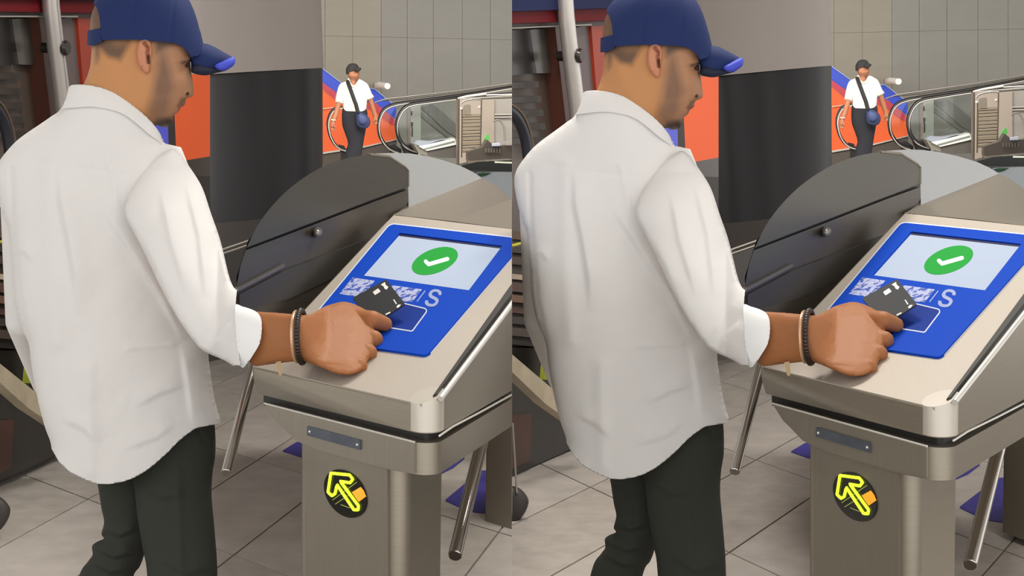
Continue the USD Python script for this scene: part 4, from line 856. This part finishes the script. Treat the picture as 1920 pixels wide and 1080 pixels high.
# slatted steel barrier frame
PG = Plane(P(480, 150, 26.0), (0, -1, 0)); DG = 26.0
FRM = mat('warm_steel_frame', (92, 83, 72), 0.3, 0.5); SLT = mat('barrier_slat', (138, 127, 108), 0.4, 0.3)
t = Thing('slatted_barrier', 'slatted steel barrier frame with a curved top right of the escalators, in the {side} half', 'barrier', 'slatted steel barrier frames', clip=True)
def g8(x, y, o=0.0): return PG.at(590 + x / 4.908, 90 + y / 4.908, o)
t.add('post', tube([g8(1330, 410), g8(1328, 700), g8(1326, 1060), g8(1326, 1260)], 2.0 * DG / K, 12), FRM, smooth=60)
t.add('post', tube([g8(1362, 520), g8(1358, 980)], 1.3 * DG / K, 10), FRM, smooth=60)
t.add('post', tube([g8(1546, 430), g8(1542, 700), g8(1530, 1010)], 1.3 * DG / K, 10), FRM, smooth=60)
t.add('post', tube([g8(1410, 950), g8(1408, 1240)], 1.2 * DG / K, 10), FRM, smooth=60)
t.add('post', tube([g8(1522, 935), g8(1520, 1240)], 1.2 * DG / K, 10), FRM, smooth=60)
t.add('curved_top', tube([g8(*q) for q in smooth_open([(1350, 475), (1370, 455), (1420, 437), (1480, 430), (1548, 432)], 5)], 1.9 * DG / K, 10), CHROME, smooth=60)
t.add('top_bar', tube([g8(1322, 425), g8(1400, 405), g8(1590, 376)], 2.3 * DG / K, 12), TRIM, smooth=60)
t.add('hinge_knob', ball(g8(1352, 520, .03), 2.6 * DG / K, 2), TRIM)
t.add('hinge_knob', ball(g8(1524, 505, .03), 2.8 * DG / K, 2), mat('peach_knob', (200, 176, 156), 0.4))
t.add('lock_plate', slab(rounded(cr8([(1378, 490), (1420, 478), (1445, 484), (1446, 566), (1376, 570)]), 1.5), PG, 0.04, .02), mat('taupe_plate', (112, 106, 94), 0.4))
for y0, y1 in ((572, 596), (604, 622), (632, 652), (662, 690), (700, 724), (736, 756), (768, 782), (792, 818), (832, 862), (874, 890), (905, 925)):
    t.add('slat', slab(cr8([(1362, y0 + 2), (1546, y0 - 6), (1544, y1 - 8), (1362, y1)]), PG, 0.05), SLT)
    t.add('slat_gap', slab(cr8([(1364, y1 + 1), (1544, y1 - 7), (1544, y1 - 1), (1364, y1 + 7)]), PG, 0.02, -0.01), mat('dark_slat_gap', (58, 52, 45), 0.6))
t.emit()
t = Thing('handrail', 'straight pale handrail leaving the slatted barrier frame to the right, in the {side} half', 'handrail', 'pale straight handrails', clip=True)
t.add('rail', tube([g8(1590, 388), g8(1820, 378), g8(2200, 366)], 1.5 * DG / K, 10), TRIM, smooth=60)
t.add('lower_rail', tube([g8(1548, 420), g8(1820, 402), g8(2200, 392)], 2.4 * DG / K, 10), mat('grey_steel_rail', (118, 114, 108), 0.35, 0.5), smooth=60)
t.emit()
PW = Plane(P(480, 150, 28.5), (0, -1, 0))
t = Thing('wall_block', 'beige wall block behind the slatted barrier frame, in the {side} half', 'wall', 'beige wall blocks', clip=True)
t.add('block', slab(cr8([(1330, 432), (1668, 425), (1668, 1230), (1330, 1230)]), PW, 0.4), mat('beige_block', (146, 136, 125), 0.5))
t.add('grey_block', slab(cr8([(1668, 425), (2250, 400), (2250, 1230), (1668, 1230)]), PW, 0.4, -.05), mat('grey_block', (140, 136, 130), 0.5))
t.add('arch_trim', tube([P(x, y, 28.35) for x, y in cr8(smooth_open([(1660, 640), (1700, 620), (1740, 650), (1764, 710), (1768, 800), (1760, 870)], 5))], 2.0 * 28 / K, 8), mat('grey_arch', (116, 112, 106), 0.4), smooth=60)
for y in (565, 590):
    t.add('ledge', slab(cr8([(1670, y), (2250, y - 12), (2250, y - 2), (1670, y + 10)]), PW, 0.05, .02), mat('pale_ledge', (172, 168, 160), 0.4))
t.emit()
PC = Plane(P(480, 150, 25.0), (0, -1, 0))
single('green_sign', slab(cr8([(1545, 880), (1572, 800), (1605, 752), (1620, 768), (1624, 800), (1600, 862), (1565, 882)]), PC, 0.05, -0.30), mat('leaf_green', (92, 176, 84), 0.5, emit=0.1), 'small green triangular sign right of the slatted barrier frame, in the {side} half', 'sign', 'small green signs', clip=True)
t = Thing('counter', 'dark glazed counter with a glowing white strip at the right edge of the {side} half', 'counter', 'dark glazed counters', clip=True)
PCN = Plane(P(480, 150, 22.0), (0, -1, 0))
cb = t.add('rear_box', slab(cr8([(1420, 925), (1560, 880), (1600, 810), (1650, 850), (1652, 868), (2250, 850), (2250, 1010), (1420, 1012)]), PC, 0.3, 0.05), mat('dark_umber_box', (84, 77, 70), 0.4))
for i in range(6):
    t.add('merlon', slab(cr8([(1580 + 26 * i, 893), (1598 + 26 * i, 892), (1598 + 26 * i, 930), (1580 + 26 * i, 931)]), PC, 0.03, .08), mat('umber_merlon', (108, 100, 92), 0.5), cb)
t.add('white_block', slab(cr8([(1650, 846), (1720, 838), (1722, 866), (1650, 870)]), PC, 0.1, .12), WHITE)
t.add('white_block', slab(cr8([(1760, 826), (2250, 818), (2250, 836), (1760, 846)]), PC, 0.1, .12), mat('pale_ledge', (172, 168, 160), 0.4))
t.add('glazed_front', slab(cr8([(1340, 1060), (1500, 1020), (1800, 1000), (2250, 1000), (2250, 1160), (1500, 1160), (1420, 1130)]), PCN, 0.4), mat('dark_green_glass', (62, 68, 66), 0.15))
t.add('top_edge', slab(cr8([(1420, 1104), (2250, 1110), (2250, 1122), (1440, 1116)]), PCN, 0.05, .03), mat('grey_edge', (120, 122, 120), 0.3))
t.add('white_strip', tube([PCN.at(x, y, .03) for x, y in cr8([(1672, 1020), (1830, 1024), (2250, 1030)])], 1.7 * 22 / K, 8), mat('glowing_white_strip', (238, 240, 216), 0.4, emit=0.6))  # whitish strip with a glow of its own
t.add('blue_reflection', slab(cr8([(1440, 1170), (1500, 1120), (1720, 1112), (2250, 1118), (2250, 1500), (1440, 1500)]), PCN, 0.3, 0.04), mat('painted_blue_reflection', (228, 240, 248), 0.4))
t.add('green_bottle_glass', slab(cr8([(1500, 1130), (1560, 1122), (1640, 1122), (1590, 1150), (1540, 1160)]), PCN, 0.05, .06), mat('bottle_green', (48, 96, 66), 0.2))
t.emit()
# white cylinder lamp on the wall
t = Thing('spotlight', 'white cylindrical spotlight just right of the passer-by in the {side} half', 'lamp', 'white cylindrical spotlights')
a, b_ = P(590 + 585 / 4.908, 90 + 310 / 4.908, 30.6), P(590 + 660 / 4.908, 90 + 320 / 4.908, 30.0)
t.add('housing', bevel_tube(a, b_, 6.0 * 30 / K, 24), mat('white_lamp_housing', (228, 224, 216), 0.4), smooth=40)
t.add('mount', slab(cr8([(535, 290), (580, 278), (592, 300), (585, 345), (540, 338)]), Plane(P(480, 150, 30.9), (0, -1, 0)), 0.2), mat('grey_mount', (132, 126, 114), 0.4))
t.add('bracket', tube([P(590 + 560 / 4.908, 90 + 312 / 4.908, 31.0), P(590 + 560 / 4.908, 90 + 312 / 4.908, 37.0)], .05, 8), mat('grey_mount', (132, 126, 114), 0.4))
t.emit()
print('tiles', len(tiles))
